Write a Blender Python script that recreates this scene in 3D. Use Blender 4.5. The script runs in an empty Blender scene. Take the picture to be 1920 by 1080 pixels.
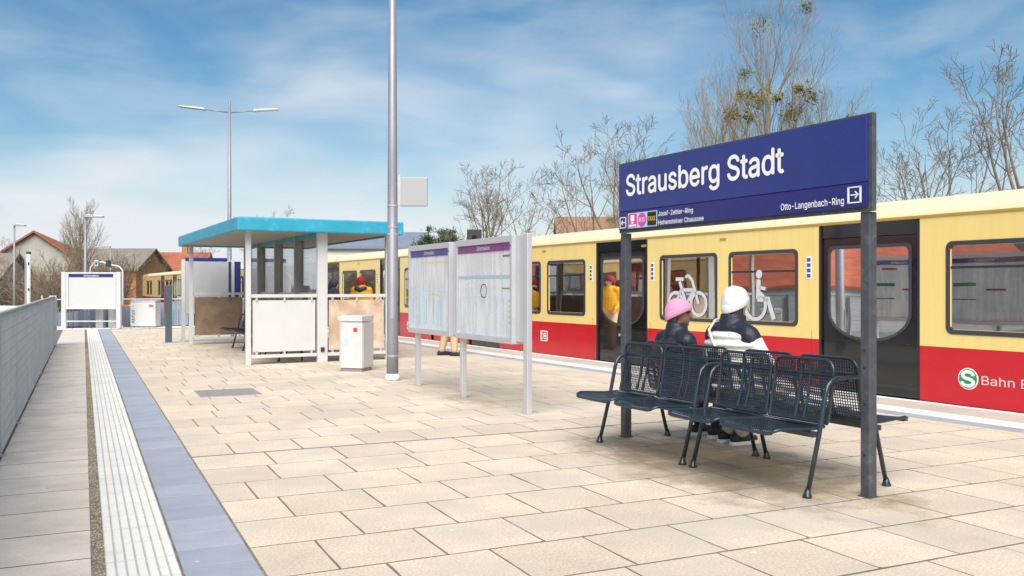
import bpy, bmesh, math, random
from mathutils import Vector, Matrix, Euler
R = math.radians
random.seed(7)
SC = bpy.context.scene
COL = SC.collection

# ------------------------------------------------------------------ camera
cam = bpy.data.cameras.new('camera')
cam.sensor_width = 36.0
cam.lens = 1700 / 1920 * 36.0
cam.shift_y = -1 / 1920
cam.clip_start = 0.05
cam.clip_end = 3000
camo = bpy.data.objects.new('camera', cam)
camo.location = (0, 0, 1.4)
camo.rotation_euler = (R(90), 0, R(-25.3))
COL.objects.link(camo)
SC.camera = camo

# ------------------------------------------------------------------ sky, sun, exposure
SUN_AZ, SUN_EL = 208.0, 48.0          # compass degrees clockwise from +Y; behind the camera
world = bpy.data.worlds.new('World')
SC.world = world
world.use_nodes = True
wn, wl = world.node_tree.nodes, world.node_tree.links
wn.clear()
w_out = wn.new('ShaderNodeOutputWorld')
w_bg = wn.new('ShaderNodeBackground')
w_bg.inputs['Strength'].default_value = 0.085
w_sky = wn.new('ShaderNodeTexSky')
w_sky.sky_type = 'NISHITA'
w_sky.sun_disc = False
w_sky.sun_elevation = R(SUN_EL)
w_sky.sun_rotation = R(SUN_AZ)
w_sky.air_density = 1.0
w_sky.dust_density = 0.6
w_sky.ozone_density = 2.2
w_tc = wn.new('ShaderNodeTexCoord')
CLOUD_LOC = (4.13, 7.90, 0.45)
def w_noise(scale, detail, rough, mapscale, loc=(0, 0, 0), dist=0.0):
    mp = wn.new('ShaderNodeMapping')
    mp.inputs['Scale'].default_value = mapscale
    mp.inputs['Location'].default_value = loc
    nz = wn.new('ShaderNodeTexNoise')
    nz.inputs['Scale'].default_value = scale
    nz.inputs['Detail'].default_value = detail
    nz.inputs['Roughness'].default_value = rough
    nz.inputs['Distortion'].default_value = dist
    wl.new(w_tc.outputs['Generated'], mp.inputs['Vector'])
    wl.new(mp.outputs['Vector'], nz.inputs['Vector'])
    return nz.outputs['Fac']
def w_ramp(sock, a, b, lo=0.0, hi=1.0):
    mr = wn.new('ShaderNodeMapRange')
    mr.interpolation_type = 'SMOOTHSTEP'
    mr.inputs['From Min'].default_value = a
    mr.inputs['From Max'].default_value = b
    mr.inputs['To Min'].default_value = lo
    mr.inputs['To Max'].default_value = hi
    wl.new(sock, mr.inputs['Value'])
    return mr.outputs['Result']
def w_math(op, a, b):
    m = wn.new('ShaderNodeMath')
    m.operation = op
    for i, v in enumerate((a, b)):
        if isinstance(v, (int, float)):
            m.inputs[i].default_value = v
        else:
            wl.new(v, m.inputs[i])
    return m.outputs[0]
cl1 = w_ramp(w_noise(1.5, 4, 0.5, (1.0, 1.0, 3.2), CLOUD_LOC, 0.35), 0.50, 0.72)
cl2 = w_ramp(w_noise(4.5, 5, 0.55, (1.0, 1.0, 3.0), (1.0, 5.0, 2.0), 0.5), 0.36, 0.74, 0.0, 0.29)
w_sep = wn.new('ShaderNodeSeparateXYZ')
wl.new(w_tc.outputs['Generated'], w_sep.inputs[0])
veil = w_ramp(w_sep.outputs['Z'], 0.0, 0.17, 0.74, 0.0)       # thin cloud thickens towards the horizon all round
cloud = w_math('MINIMUM', w_math('ADD', w_math('MULTIPLY', cl1, 0.72), w_math('ADD', cl2, veil)), 0.95)
w_hsv = wn.new('ShaderNodeHueSaturation')
w_hsv.inputs['Hue'].default_value = 0.490
w_hsv.inputs['Saturation'].default_value = 1.27
w_hsv.inputs['Value'].default_value = 0.72
wl.new(w_sky.outputs[0], w_hsv.inputs['Color'])
w_mix = wn.new('ShaderNodeMix')
w_mix.data_type = 'RGBA'
wl.new(cloud, w_mix.inputs['Factor'])
wl.new(w_hsv.outputs[0], w_mix.inputs['A'])
w_mix.inputs['B'].default_value = (5.3, 5.55, 5.85, 1)
wl.new(w_mix.outputs['Result'], w_bg.inputs['Color'])
wl.new(w_bg.outputs[0], w_out.inputs[0])

sun = bpy.data.lights.new('sun', 'SUN')
sun.energy = 3.3
sun.angle = R(55)      # veiled sun: a broad bright patch of thin cloud
sun.color = (1.0, 0.94, 0.85)
suno = bpy.data.objects.new('sun', sun)
az, el = R(SUN_AZ), R(SUN_EL)
sdir = Vector((math.sin(az) * math.cos(el), math.cos(az) * math.cos(el), math.sin(el)))
suno.rotation_euler = sdir.to_track_quat('Z', 'Y').to_euler()
suno.location = (0, -10, 30)
COL.objects.link(suno)

vs = SC.view_settings
vs.view_transform = 'Standard'
vs.look = 'None'
vs.gamma = 1.0
vs.use_curve_mapping = False
vs.exposure = 0.86
SC.cycles.max_bounces = 8
SC.cycles.transparent_max_bounces = 16

# ------------------------------------------------------------------ materials
MATS = {}
def mat(name, col, rough=0.6, metal=0.0, var=0.0, vscale=4.0, rnd=0.0, bump=0.0, bscale=40.0, spec=0.5,
        coat=0.0, stain=None, stain_col=None, stain_scale=1.5, streak=None, speck=0.0, island=False):
    m = bpy.data.materials.new(name)
    m.use_nodes = True
    n, l = m.node_tree.nodes, m.node_tree.links
    p = n['Principled BSDF']
    p.inputs['Roughness'].default_value = rough
    p.inputs['Metallic'].default_value = metal
    p.inputs['Specular IOR Level'].default_value = spec
    if coat:
        p.inputs['Coat Weight'].default_value = coat
        p.inputs['Coat Roughness'].default_value = 0.06
    geo = n.new('ShaderNodeNewGeometry')
    pos = geo.outputs['Position']
    src = None
    def rgb(c):
        r = n.new('ShaderNodeRGB'); r.outputs[0].default_value = (*c, 1); return r.outputs[0]
    def noise(scale, detail=5, vec=None, rough_=0.6):
        z = n.new('ShaderNodeTexNoise'); z.inputs['Scale'].default_value = scale
        z.inputs['Detail'].default_value = detail; z.inputs['Roughness'].default_value = rough_
        l.new(vec or pos, z.inputs['Vector']); return z.outputs['Fac']
    def rng(s, a, b, lo, hi):
        r = n.new('ShaderNodeMapRange'); l.new(s, r.inputs['Value'])
        for k, v in zip(('From Min', 'From Max', 'To Min', 'To Max'), (a, b, lo, hi)):
            r.inputs[k].default_value = v
        return r.outputs['Result']
    def mul(c, f):
        h = n.new('ShaderNodeHueSaturation'); l.new(c, h.inputs['Color']); l.new(f, h.inputs['Value']); return h.outputs[0]
    def mix(f, a, b):
        x = n.new('ShaderNodeMix'); x.data_type = 'RGBA'
        l.new(f, x.inputs['Factor']); l.new(a, x.inputs['A']); l.new(b, x.inputs['B']); return x.outputs['Result']
    src = rgb(col)
    if var: src = mul(src, rng(noise(vscale), 0.25, 0.75, 1 - var, 1 + var))
    if speck: src = mul(src, rng(noise(70, 4), 0.3, 0.7, 1 - speck, 1 + speck))
    if rnd:
        oi = n.new('ShaderNodeObjectInfo')
        f = oi.outputs['Random']
        if island:
            a = n.new('ShaderNodeMath'); a.operation = 'ADD'
            l.new(f, a.inputs[0]); l.new(geo.outputs['Random Per Island'], a.inputs[1])
            b = n.new('ShaderNodeMath'); b.operation = 'FRACT'; l.new(a.outputs[0], b.inputs[0]); f = b.outputs[0]
        src = mul(src, rng(f, 0, 1, 1 - rnd, 1 + rnd))
    if stain_col:
        src = mix(rng(noise(stain_scale, 6), stain[0], stain[1], 0.0, stain[2]), src, rgb(stain_col))
    if streak:
        mp = n.new('ShaderNodeMapping'); mp.inputs['Scale'].default_value = streak[0]
        l.new(pos, mp.inputs['Vector'])
        src = mix(rng(noise(1.0, 5, mp.outputs[0]), 0.45, 0.75, 0, streak[2]), src, rgb(streak[1]))
    l.new(src, p.inputs['Base Color'])
    if bump:
        bp = n.new('ShaderNodeBump'); bp.inputs['Strength'].default_value = bump; bp.inputs['Distance'].default_value = 0.01
        l.new(noise(bscale, 4), bp.inputs['Height']); l.new(bp.outputs[0], p.inputs['Normal'])
    m['src'] = name
    MATS[name] = m
    return m
def nodes_of(m): return m.node_tree.nodes, m.node_tree.links, m.node_tree.nodes['Principled BSDF']

def glass(name, refl=0.4, tint=(0.6, 0.65, 0.66), wavy=0.0, gcol=(0.95, 0.97, 1.0), graze=0.45):
    m = bpy.data.materials.new(name); m.use_nodes = True
    n, l = m.node_tree.nodes, m.node_tree.links; n.clear()
    o = n.new('ShaderNodeOutputMaterial'); mx = n.new('ShaderNodeMixShader')
    t = n.new('ShaderNodeBsdfTransparent'); t.inputs[0].default_value = (*tint, 1)
    g = n.new('ShaderNodeBsdfGlossy'); g.inputs['Roughness'].default_value = 0.015; g.inputs['Color'].default_value = (*gcol, 1)
    lw = n.new('ShaderNodeLayerWeight'); lw.inputs['Blend'].default_value = 0.35
    mr = n.new('ShaderNodeMapRange'); mr.inputs['To Min'].default_value = refl; mr.inputs['To Max'].default_value = min(1, refl + graze)
    l.new(lw.outputs['Fresnel'], mr.inputs['Value']); l.new(mr.outputs[0], mx.inputs[0])
    l.new(t.outputs[0], mx.inputs[1]); l.new(g.outputs[0], mx.inputs[2]); l.new(mx.outputs[0], o.inputs[0])
    if wavy:
        z = n.new('ShaderNodeTexNoise'); z.inputs['Scale'].default_value = 1.6; z.inputs['Detail'].default_value = 1
        ge = n.new('ShaderNodeNewGeometry'); l.new(ge.outputs['Position'], z.inputs['Vector'])
        b = n.new('ShaderNodeBump'); b.inputs['Strength'].default_value = wavy; b.inputs['Distance'].default_value = 0.02
        l.new(z.outputs['Fac'], b.inputs['Height']); l.new(b.outputs[0], g.inputs['Normal'])
    MATS[name] = m
    return m

# ------------------------------------------------------------------ mesh helpers
class G:
    def __init__(s): s.v = []; s.f = []
    def add(s, vs_, fs):
        o = len(s.v); s.v += [tuple(p) for p in vs_]; s.f += [tuple(o + i for i in f) for f in fs]; return s
    def box(s, x0, x1, y0, y1, z0, z1):
        return s.add([(x0,y0,z0),(x1,y0,z0),(x1,y1,z0),(x0,y1,z0),(x0,y0,z1),(x1,y0,z1),(x1,y1,z1),(x0,y1,z1)],
                     [(3,2,1,0),(4,5,6,7),(0,1,5,4),(1,2,6,5),(2,3,7,6),(3,0,4,7)])
    def cbox(s, c, d): return s.box(c[0]-d[0]/2, c[0]+d[0]/2, c[1]-d[1]/2, c[1]+d[1]/2, c[2]-d[2]/2, c[2]+d[2]/2)
    def slab(s, x0, x1, y0, y1, z, t=0.03, ch=0.004, xr=None):
        """a paving piece with a chamfered upper edge; xr = right edge x at y0 and y1 when cut at an angle"""
        xa, xb = xr if xr else (x1, x1)
        return s.add([(x0,y0,z-t),(xa,y0,z-t),(xb,y1,z-t),(x0,y1,z-t),(x0,y0,z-ch),(xa,y0,z-ch),(xb,y1,z-ch),(x0,y1,z-ch),
                      (x0+ch,y0+ch,z),(xa-ch,y0+ch,z),(xb-ch,y1-ch,z),(x0+ch,y1-ch,z)],
                     [(0,1,5,4),(1,2,6,5),(2,3,7,6),(3,0,4,7),(4,5,9,8),(5,6,10,9),(6,7,11,10),(7,4,8,11),(8,9,10,11)])
    def prism(s, pts, axis, a, b):
        """closed 2D polygon extruded along axis 'x' 'y' or 'z' from a to b"""
        n = len(pts)
        def P(p, t): return (t, p[0], p[1]) if axis == 'x' else (p[0], t, p[1]) if axis == 'y' else (p[0], p[1], t)
        vs_ = [P(p, a) for p in pts] + [P(p, b) for p in pts]
        return s.add(vs_, [tuple(range(n))[::-1], tuple(range(n, 2*n))] + [(i, (i+1) % n, n+(i+1) % n, n+i) for i in range(n)])
    def ring(s, outer, inner, axis, a, b):
        n = len(outer)
        def P(p, t): return (t, p[0], p[1]) if axis == 'x' else (p[0], t, p[1]) if axis == 'y' else (p[0], p[1], t)
        vs_ = [P(p, t) for t in (a, b) for p in outer] + [P(p, t) for t in (a, b) for p in inner]
        fs = []
        for i in range(n):
            j = (i+1) % n
            fs += [(i, j, n+j, n+i), (2*n+j, 2*n+i, 3*n+i, 3*n+j), (j, i, 2*n+i, 2*n+j), (n+i, n+j, 3*n+j, 3*n+i)]
        return s.add(vs_, fs)
    def tube(s, pts, r, sides=8, cap=True):
        pts = [Vector(p) for p in pts]; n = len(pts)
        rs = r if isinstance(r, (list, tuple)) else [r]*n
        d0 = (pts[1]-pts[0]).normalized()
        ref = Vector((0,0,1)) if abs(d0.z) < 0.9 else Vector((1,0,0))
        u = d0.cross(ref).normalized()
        vs_ = []
        for i, p in enumerate(pts):
            d = (pts[min(i+1,n-1)]-pts[max(i-1,0)]).normalized()
            u = (u - d*u.dot(d)); u = u.normalized() if u.length > 1e-6 else d.orthogonal().normalized()
            w = d.cross(u)
            for k in range(sides):
                a = 2*math.pi*k/sides
                vs_.append(p + (u*math.cos(a) + w*math.sin(a))*rs[i])
        fs = [(i*sides+k, i*sides+(k+1) % sides, (i+1)*sides+(k+1) % sides, (i+1)*sides+k) for i in range(n-1) for k in range(sides)]
        if cap: fs += [tuple(range(sides))[::-1], tuple(range((n-1)*sides, n*sides))]
        return s.add(vs_, fs)
    def ell(s, c, rad, rot=None, nu=14, nv=9):
        M = rot.to_matrix() if rot else Matrix.Identity(3); c = Vector(c)
        vs_ = [c + M @ Vector((0,0,rad[2]))]
        for j in range(1, nv):
            t = math.pi*j/nv
            for i in range(nu):
                a = 2*math.pi*i/nu
                vs_.append(c + M @ Vector((rad[0]*math.sin(t)*math.cos(a), rad[1]*math.sin(t)*math.sin(a), rad[2]*math.cos(t))))
        vs_.append(c - M @ Vector((0,0,rad[2])))
        fs = [(0, 1+i, 1+(i+1) % nu) for i in range(nu)]
        for j in range(nv-2):
            for i in range(nu):
                a = 1+j*nu
                fs.append((a+i, a+nu+i, a+nu+(i+1) % nu, a+(i+1) % nu))
        e = len(vs_)-1; a = 1+(nv-2)*nu
        fs += [(e, a+(i+1) % nu, a+i) for i in range(nu)]
        return s.add(vs_, fs)
    def limb(s, p, q, r1, r2, sides=12):
        s.tube([p, q], [r1, r2], sides); s.ell(p, (r1,)*3, None, sides, 8); s.ell(q, (r2,)*3, None, sides, 8); return s
    def mesh(s, name, m=None, smooth=False):
        me = bpy.data.meshes.new(name); me.from_pydata(s.v, [], s.f); me.update()
        if smooth: me.polygons.foreach_set('use_smooth', [True]*len(me.polygons))
        if m: me.materials.append(MATS[m] if isinstance(m, str) else m)
        return me

def rrect(x0, x1, z0, z1, r, n=5):
    pts = []
    for cx, cz, a0 in ((x1-r, z0+r, -90), (x1-r, z1-r, 0), (x0+r, z1-r, 90), (x0+r, z0+r, 180)):
        for k in range(n+1):
            a = R(a0 + 90*k/n); pts.append((cx+r*math.cos(a), cz+r*math.sin(a)))
    return pts
def circ(cx, cz, r, n=24): return [(cx+r*math.cos(2*math.pi*k/n), cz+r*math.sin(2*math.pi*k/n)) for k in range(n)]

def bake(o):
    bpy.context.view_layer.update()
    dg = bpy.context.evaluated_depsgraph_get()
    return bpy.data.meshes.new_from_object(o.evaluated_get(dg))
def add(name, me, parent=None, loc=(0,0,0), rot=(0,0,0), label=None, cat=None, group=None, kind=None, bevel=0):
    o = bpy.data.objects.new(name, me); COL.objects.link(o)
    o.location = loc; o.rotation_euler = rot
    if parent: o.parent = parent
    if label: o['label'] = label
    if cat: o['category'] = cat
    if group: o['group'] = group
    if kind: o['kind'] = kind
    if bevel:
        b = o.modifiers.new('bevel', 'BEVEL'); b.width = bevel; b.segments = 2; b.limit_method = 'ANGLE'
    return o
def part(name, g, m, parent, smooth=False, bevel=0, **k): return add(name, g.mesh(name, m, smooth), parent, bevel=bevel, **k)
def thing(name, label, cat, loc=(0,0,0), rz=0.0, group=None): return add(name, None, None, loc, (0,0,rz), label, cat, group)
def copy_tree(o, parent=None):
    c = o.copy(); COL.objects.link(c); c.parent = parent
    for ch in list(o.children): copy_tree(ch, c)
    return c
FONT = None
try:                                            # the sans-serif that ships with Blender; the built-in face otherwise
    FONT = bpy.data.fonts.load(bpy.utils.system_resource('DATAFILES', path='fonts') + '/Inter.woff2')
except Exception:
    pass
def text_g(body, w, h, bold=0.0):
    """flat lettering fitted into w x h, lower left at 0,0 (x right, y up)"""
    c = bpy.data.curves.new('lettering', 'FONT'); c.body = body
    if FONT: c.font = FONT
    c.resolution_u = 3
    o = bpy.data.objects.new('lettering', c); COL.objects.link(o)
    me = bake(o); bpy.data.objects.remove(o); bpy.data.curves.remove(c)
    xs = [v.co.x for v in me.vertices]; ys = [v.co.y for v in me.vertices]
    x0, x1, y0, y1 = min(xs), max(xs), min(ys), max(ys)
    pts = [((v.co.x-x0)/(x1-x0)*w, (v.co.y-y0)/(y1-y0)*h) for v in me.vertices]
    fs = [tuple(p.vertices) for p in me.polygons]
    bpy.data.meshes.remove(me)
    return pts, fs
def lettering(parent, body, m, fn, w, h, bold=0.0, name='lettering'):
    pts, fs = text_g(body, w, h)
    o, ux, uy = (Vector(fn(*q)) for q in ((0, 0), (1, 0), (0, 1)))
    nrm = (ux-o).cross(uy-o).normalized()
    g = G(); s_ = bold*h
    for k, (dx, dy) in enumerate(((0, 0), (s_, 0), (-s_, 0), (0, s_), (0, -s_)) if bold else ((0, 0),)):
        g.add([Vector(fn(p[0]+dx, p[1]+dy)) + nrm*(.0003*k) for p in pts], fs)      # heavier strokes: the same flat letters laid a hair apart
    return part(name, g, m, parent)

# ------------------------------------------------------------------ the palette
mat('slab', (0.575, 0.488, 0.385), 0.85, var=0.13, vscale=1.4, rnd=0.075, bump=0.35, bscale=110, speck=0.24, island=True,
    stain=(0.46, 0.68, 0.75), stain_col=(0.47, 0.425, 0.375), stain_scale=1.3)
mat('joint_sand', (0.165, 0.145, 0.122), 0.95, var=0.45, vscale=5, bump=0.5, bscale=120, stain=(0.55, 0.7, 0.8), stain_col=(0.13, 0.12, 0.045), stain_scale=2.0)
mat('grey_tile', (0.60, 0.53, 0.465), 0.85, var=0.14, vscale=3, rnd=0.07, speck=0.08, stain=(0.5, 0.75, 0.5), stain_col=(0.36, 0.31, 0.27), stain_scale=2.2)
mat('tactile', (0.70, 0.68, 0.64), 0.7, var=0.06, vscale=6, rnd=0.04, bump=0.15, bscale=120, stain=(0.56, 0.74, 0.5), stain_col=(0.48, 0.40, 0.33), stain_scale=3.0)
mat('tactile_groove', (0.40, 0.37, 0.34), 0.9, var=0.2, vscale=6)
mat('blue_tile', (0.30, 0.325, 0.385), 0.75, var=0.10, vscale=4, rnd=0.08, speck=0.06, bump=0.12, bscale=150, stain=(0.6, 0.8, 0.4), stain_col=(0.42, 0.42, 0.46), stain_scale=2.5)
mat('edge_slab', (0.44, 0.40, 0.355), 0.85, var=0.1, vscale=3, rnd=0.06, speck=0.08, bump=0.2, bscale=150)
mat('edge_white', (0.78, 0.77, 0.74), 0.6, var=0.08, vscale=5, stain=(0.55, 0.8, 0.4), stain_col=(0.5, 0.45, 0.4))
mat('concrete', (0.42, 0.40, 0.37), 0.9, var=0.15, vscale=2, bump=0.3, bscale=60)
mat('wall_block', (0.44, 0.475, 0.485), 0.6, 0.25, var=0.10, vscale=5, rnd=0.05, bump=0.1, bscale=45, stain=(0.5, 0.75, 0.45), stain_col=(0.58, 0.60, 0.60), stain_scale=3.0, streak=((22, 22, 1.6), (0.60, 0.625, 0.63), 0.6))
mat('wall_cap', (0.54, 0.56, 0.57), 0.8, var=0.1, vscale=4, bump=0.3)
mat('gravel', (0.34, 0.28, 0.20), 0.95, rnd=0.35, island=True)
mat('moss', (0.13, 0.16, 0.03), 0.95, rnd=0.3, island=True)
mat('asphalt', (0.09, 0.09, 0.09), 0.9, var=0.2, vscale=1.0, bump=0.4, bscale=80)
mat('ground', (0.16, 0.15, 0.09), 0.95, var=0.35, vscale=0.35, bump=0.5, bscale=8, stain=(0.45, 0.65, 0.8), stain_col=(0.10, 0.13, 0.045), stain_scale=0.15)
mat('ballast', (0.17, 0.15, 0.13), 0.95, var=0.4, vscale=20, bump=1.0, bscale=25)
mat('rail_steel', (0.25, 0.20, 0.17), 0.45, 0.8)
mat('drain', (0.19, 0.18, 0.185), 0.7, var=0.3, vscale=8)
mat('plate', (0.27, 0.24, 0.24), 0.6, var=0.15, vscale=9, bump=0.3, bscale=80)
mat('galv', (0.50, 0.51, 0.53), 0.42, 0.55, var=0.08, vscale=5)
mat('alu', (0.60, 0.61, 0.64), 0.38, 0.5, var=0.05, vscale=3)
mat('pole_grey', (0.27, 0.27, 0.30), 0.45, 0.3, var=0.07, vscale=3)
mat('white_paint', (0.56, 0.56, 0.555), 0.45, var=0.05, vscale=4, streak=((14, 14, 0.6), (0.60, 0.59, 0.55), 0.4))
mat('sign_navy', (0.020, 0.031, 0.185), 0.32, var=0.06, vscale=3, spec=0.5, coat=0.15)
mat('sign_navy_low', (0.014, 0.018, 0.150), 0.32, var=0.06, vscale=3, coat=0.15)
mat('sign_frame', (0.075, 0.085, 0.10), 0.5, 0.3, var=0.25, vscale=14, stain=(0.55, 0.72, 0.5), stain_col=(0.2, 0.2, 0.2), stain_scale=12)
mat('print_white', (0.82, 0.82, 0.83), 0.5)
mat('print_pale', (0.74, 0.52, 0.54), 0.5)
mat('print_decal', (0.60, 0.61, 0.63), 0.5)
mat('print_black', (0.012, 0.012, 0.014), 0.5)
mat('print_pink', (0.66, 0.05, 0.28), 0.5)
mat('print_magenta', (0.62, 0.06, 0.42), 0.5)
mat('print_yellow', (0.80, 0.62, 0.03), 0.5)
mat('print_sky', (0.42, 0.62, 0.74), 0.5)
mat('print_green', (0.02, 0.30, 0.10), 0.5)
mat('print_red', (0.60, 0.02, 0.03), 0.5)
mat('print_blue', (0.03, 0.09, 0.38), 0.5)
mat('print_lilac', (0.20, 0.06, 0.26), 0.5)
mat('bench_metal', (0.018, 0.030, 0.045), 0.32, 0.15, var=0.25, vscale=14, coat=0.3)
mat('train_yellow', (0.83, 0.64, 0.235), 0.30, coat=0.35, var=0.02, vscale=0.9, streak=((1.5, 6, .25), (0.60, 0.42, 0.16), 0.22))
mat('train_red', (0.56, 0.003, 0.016), 0.28, coat=0.4, var=0.03, vscale=0.9, streak=((1.5, 7, .3), (0.36, 0.02, 0.02), 0.3))
mat('train_roof', (0.76, 0.66, 0.43), 0.4, var=0.05, vscale=1.2, coat=0.1)
mat('train_gutter', (0.42, 0.27, 0.05), 0.5)
mat('door_black', (0.008, 0.008, 0.010), 0.12, coat=0.6)
mat('rubber', (0.022, 0.024, 0.028), 0.55)
mat('door_frame_grey', (0.055, 0.058, 0.07), 0.35, 0.2)
mat('train_inner', (0.36, 0.31, 0.22), 0.6)
mat('train_floor', (0.08, 0.08, 0.09), 0.7)
mat('seat_blue', (0.03, 0.05, 0.12), 0.8)
mat('grab_yellow', (0.55, 0.50, 0.38), 0.35, 0.4)
mat('shelter_teal', (0.02, 0.32, 0.46), 0.5, var=0.14, vscale=3, streak=((7, 7, 1.2), (0.06, 0.28, 0.42), 0.6), stain=(0.56, 0.75, 0.4), stain_col=(0.25, 0.5, 0.62), stain_scale=6)
mat('shelter_soffit', (0.44, 0.40, 0.35), 0.7, var=0.08, vscale=3)
mat('shelter_post_dark', (0.36, 0.33, 0.30), 0.55, 0.3, var=0.1)
mat('shelter_sheet', (0.58, 0.575, 0.56), 0.4, var=0.04, vscale=2)
mat('bin_metal', (0.62, 0.61, 0.595), 0.45, 0.15, var=0.06, vscale=5)
mat('panel_grey', (0.36, 0.36, 0.37), 0.5)
mat('bin_white', (0.55, 0.55, 0.54), 0.45)
mat('slate', (0.060, 0.085, 0.105), 0.4, var=0.1)
mat('stele_red', (0.30, 0.03, 0.06), 0.4)
mat('fence_blue', (0.16, 0.20, 0.26), 0.5, rnd=0.15, streak=((20, 20, 0.8), (0.32, 0.36, 0.42), 0.7))
mat('bark', (0.22, 0.165, 0.11), 0.9, var=0.35, vscale=5, bump=0.6, bscale=20)
mat('twig', (0.185, 0.135, 0.095), 0.9, var=0.3, vscale=2)
mat('bark_pale', (0.30, 0.25, 0.18), 0.9, var=0.35, vscale=5)
mat('twig_pale', (0.27, 0.21, 0.145), 0.9, var=0.3, vscale=2)
mat('mistletoe', (0.17, 0.16, 0.035), 0.9, rnd=0.35, island=True)
mat('needles', (0.055, 0.080, 0.035), 0.9, rnd=0.4, island=True)
mat('dry_brush', (0.22, 0.155, 0.085), 0.9, rnd=0.4, island=True)
mat('brick_wall', (0.42, 0.19, 0.085), 0.9, var=0.2, vscale=2.5, stain=(0.5, 0.7, 0.5), stain_col=(0.30, 0.16, 0.09))
mat('roof_red', (0.33, 0.105, 0.055), 0.85, var=0.2, vscale=2.0)
mat('roof_red_new', (0.36, 0.085, 0.04), 0.8, var=0.3, vscale=1.2, streak=((.3, .3, 9), (0.20, 0.05, 0.03), 0.8))
mat('roof_grey', (0.20, 0.175, 0.15), 0.9, var=0.2, vscale=1.5)
mat('roof_brown', (0.25, 0.15, 0.10), 0.9, var=0.2, vscale=2)
mat('solar', (0.19, 0.22, 0.28), 0.4, var=0.15, vscale=1.5)
mat('render_white', (0.80, 0.78, 0.73), 0.85, var=0.06, vscale=1)
mat('render_grey', (0.42, 0.40, 0.36), 0.9, var=0.15, vscale=1.2)
mat('render_rose', (0.44, 0.30, 0.25), 0.9, var=0.06, vscale=1)
mat('render_sand', (0.55, 0.47, 0.36), 0.9, var=0.06, vscale=1)
mat('window_dark', (0.03, 0.035, 0.045), 0.12, coat=0.5)
mat('window_frame', (0.70, 0.70, 0.68), 0.5)
mat('car_white', (0.75, 0.76, 0.78), 0.25, coat=0.5)
mat('car_blue', (0.04, 0.11, 0.36), 0.25, coat=0.5)
mat('orange_paint', (0.62, 0.10, 0.02), 0.4)
mat('brass', (0.50, 0.34, 0.05), 0.5, 0.3)
mat('signal_black', (0.03, 0.032, 0.035), 0.5)
mat('lens_teal', (0.02, 0.10, 0.12), 0.15)
mat('skin', (0.50, 0.30, 0.21), 0.55)
mat('skin_dark', (0.22, 0.105, 0.06), 0.55)
mat('hair_dark', (0.03, 0.02, 0.014), 0.6)
mat('knit_pink', (0.78, 0.36, 0.55), 0.9, bump=0.5, bscale=160)
mat('knit_white', (0.80, 0.80, 0.80), 0.9, bump=0.5, bscale=160)
mat('knit_red', (0.30, 0.018, 0.03), 0.9, bump=0.5, bscale=160)
mat('puffer_navy', (0.014, 0.018, 0.032), 0.5, bump=0.6, bscale=16)
mat('puffer_white', (0.70, 0.68, 0.63), 0.6, bump=0.6, bscale=16)
mat('jacket_yellow', (0.70, 0.36, 0.012), 0.7, bump=0.7, bscale=14)
mat('jacket_dark', (0.03, 0.035, 0.055), 0.7)
mat('trousers_tan', (0.55, 0.42, 0.26), 0.85, bump=0.2, bscale=40)
mat('trousers_black', (0.02, 0.02, 0.024), 0.8)
mat('trousers_cream', (0.58, 0.53, 0.45), 0.85, var=0.25, vscale=20)
mat('shoe_black', (0.018, 0.018, 0.022), 0.6)
mat('shoe_sole', (0.75, 0.74, 0.72), 0.6)
mat('strap', (0.66, 0.60, 0.50), 0.8)
glass('case_pane', 0.03, (0.95, 0.965, 0.97), graze=0.06)
glass('train_pane', 0.50, (0.42, 0.45, 0.45), wavy=0.04, gcol=(0.97, 0.97, 0.97))
glass('door_pane', 0.72, (0.25, 0.27, 0.28), wavy=0.04, gcol=(0.97, 0.97, 0.97))
glass('shelter_pane', 0.35, (0.72, 0.74, 0.76), wavy=0.05)

# dirt and moss trodden in around the bench feet: an irregular patch on the slabs themselves
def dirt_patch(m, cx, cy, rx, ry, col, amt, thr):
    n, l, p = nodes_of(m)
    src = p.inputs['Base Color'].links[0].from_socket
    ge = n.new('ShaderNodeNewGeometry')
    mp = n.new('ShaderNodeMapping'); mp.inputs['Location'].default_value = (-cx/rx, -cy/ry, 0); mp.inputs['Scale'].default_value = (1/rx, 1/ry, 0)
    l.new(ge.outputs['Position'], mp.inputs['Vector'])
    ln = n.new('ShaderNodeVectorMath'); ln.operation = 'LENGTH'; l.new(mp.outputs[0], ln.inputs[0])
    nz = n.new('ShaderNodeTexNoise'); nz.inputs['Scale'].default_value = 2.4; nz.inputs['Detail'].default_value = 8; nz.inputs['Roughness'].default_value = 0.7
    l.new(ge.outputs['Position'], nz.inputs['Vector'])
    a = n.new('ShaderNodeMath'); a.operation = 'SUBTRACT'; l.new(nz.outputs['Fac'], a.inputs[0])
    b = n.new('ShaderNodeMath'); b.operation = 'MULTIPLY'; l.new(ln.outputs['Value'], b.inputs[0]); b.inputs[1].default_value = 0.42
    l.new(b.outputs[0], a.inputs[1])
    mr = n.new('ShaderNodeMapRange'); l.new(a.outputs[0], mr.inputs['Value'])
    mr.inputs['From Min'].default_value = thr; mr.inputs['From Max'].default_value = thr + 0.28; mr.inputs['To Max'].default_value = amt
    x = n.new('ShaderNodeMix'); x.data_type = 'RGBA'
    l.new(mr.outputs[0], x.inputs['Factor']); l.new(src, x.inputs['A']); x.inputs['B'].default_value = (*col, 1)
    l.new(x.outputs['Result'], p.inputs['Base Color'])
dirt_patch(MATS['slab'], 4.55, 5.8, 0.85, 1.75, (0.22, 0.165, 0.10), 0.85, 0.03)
dirt_patch(MATS['slab'], 4.35, 10.6, 0.55, 2.2, (0.30, 0.23, 0.13), 0.6, 0.22)

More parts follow.
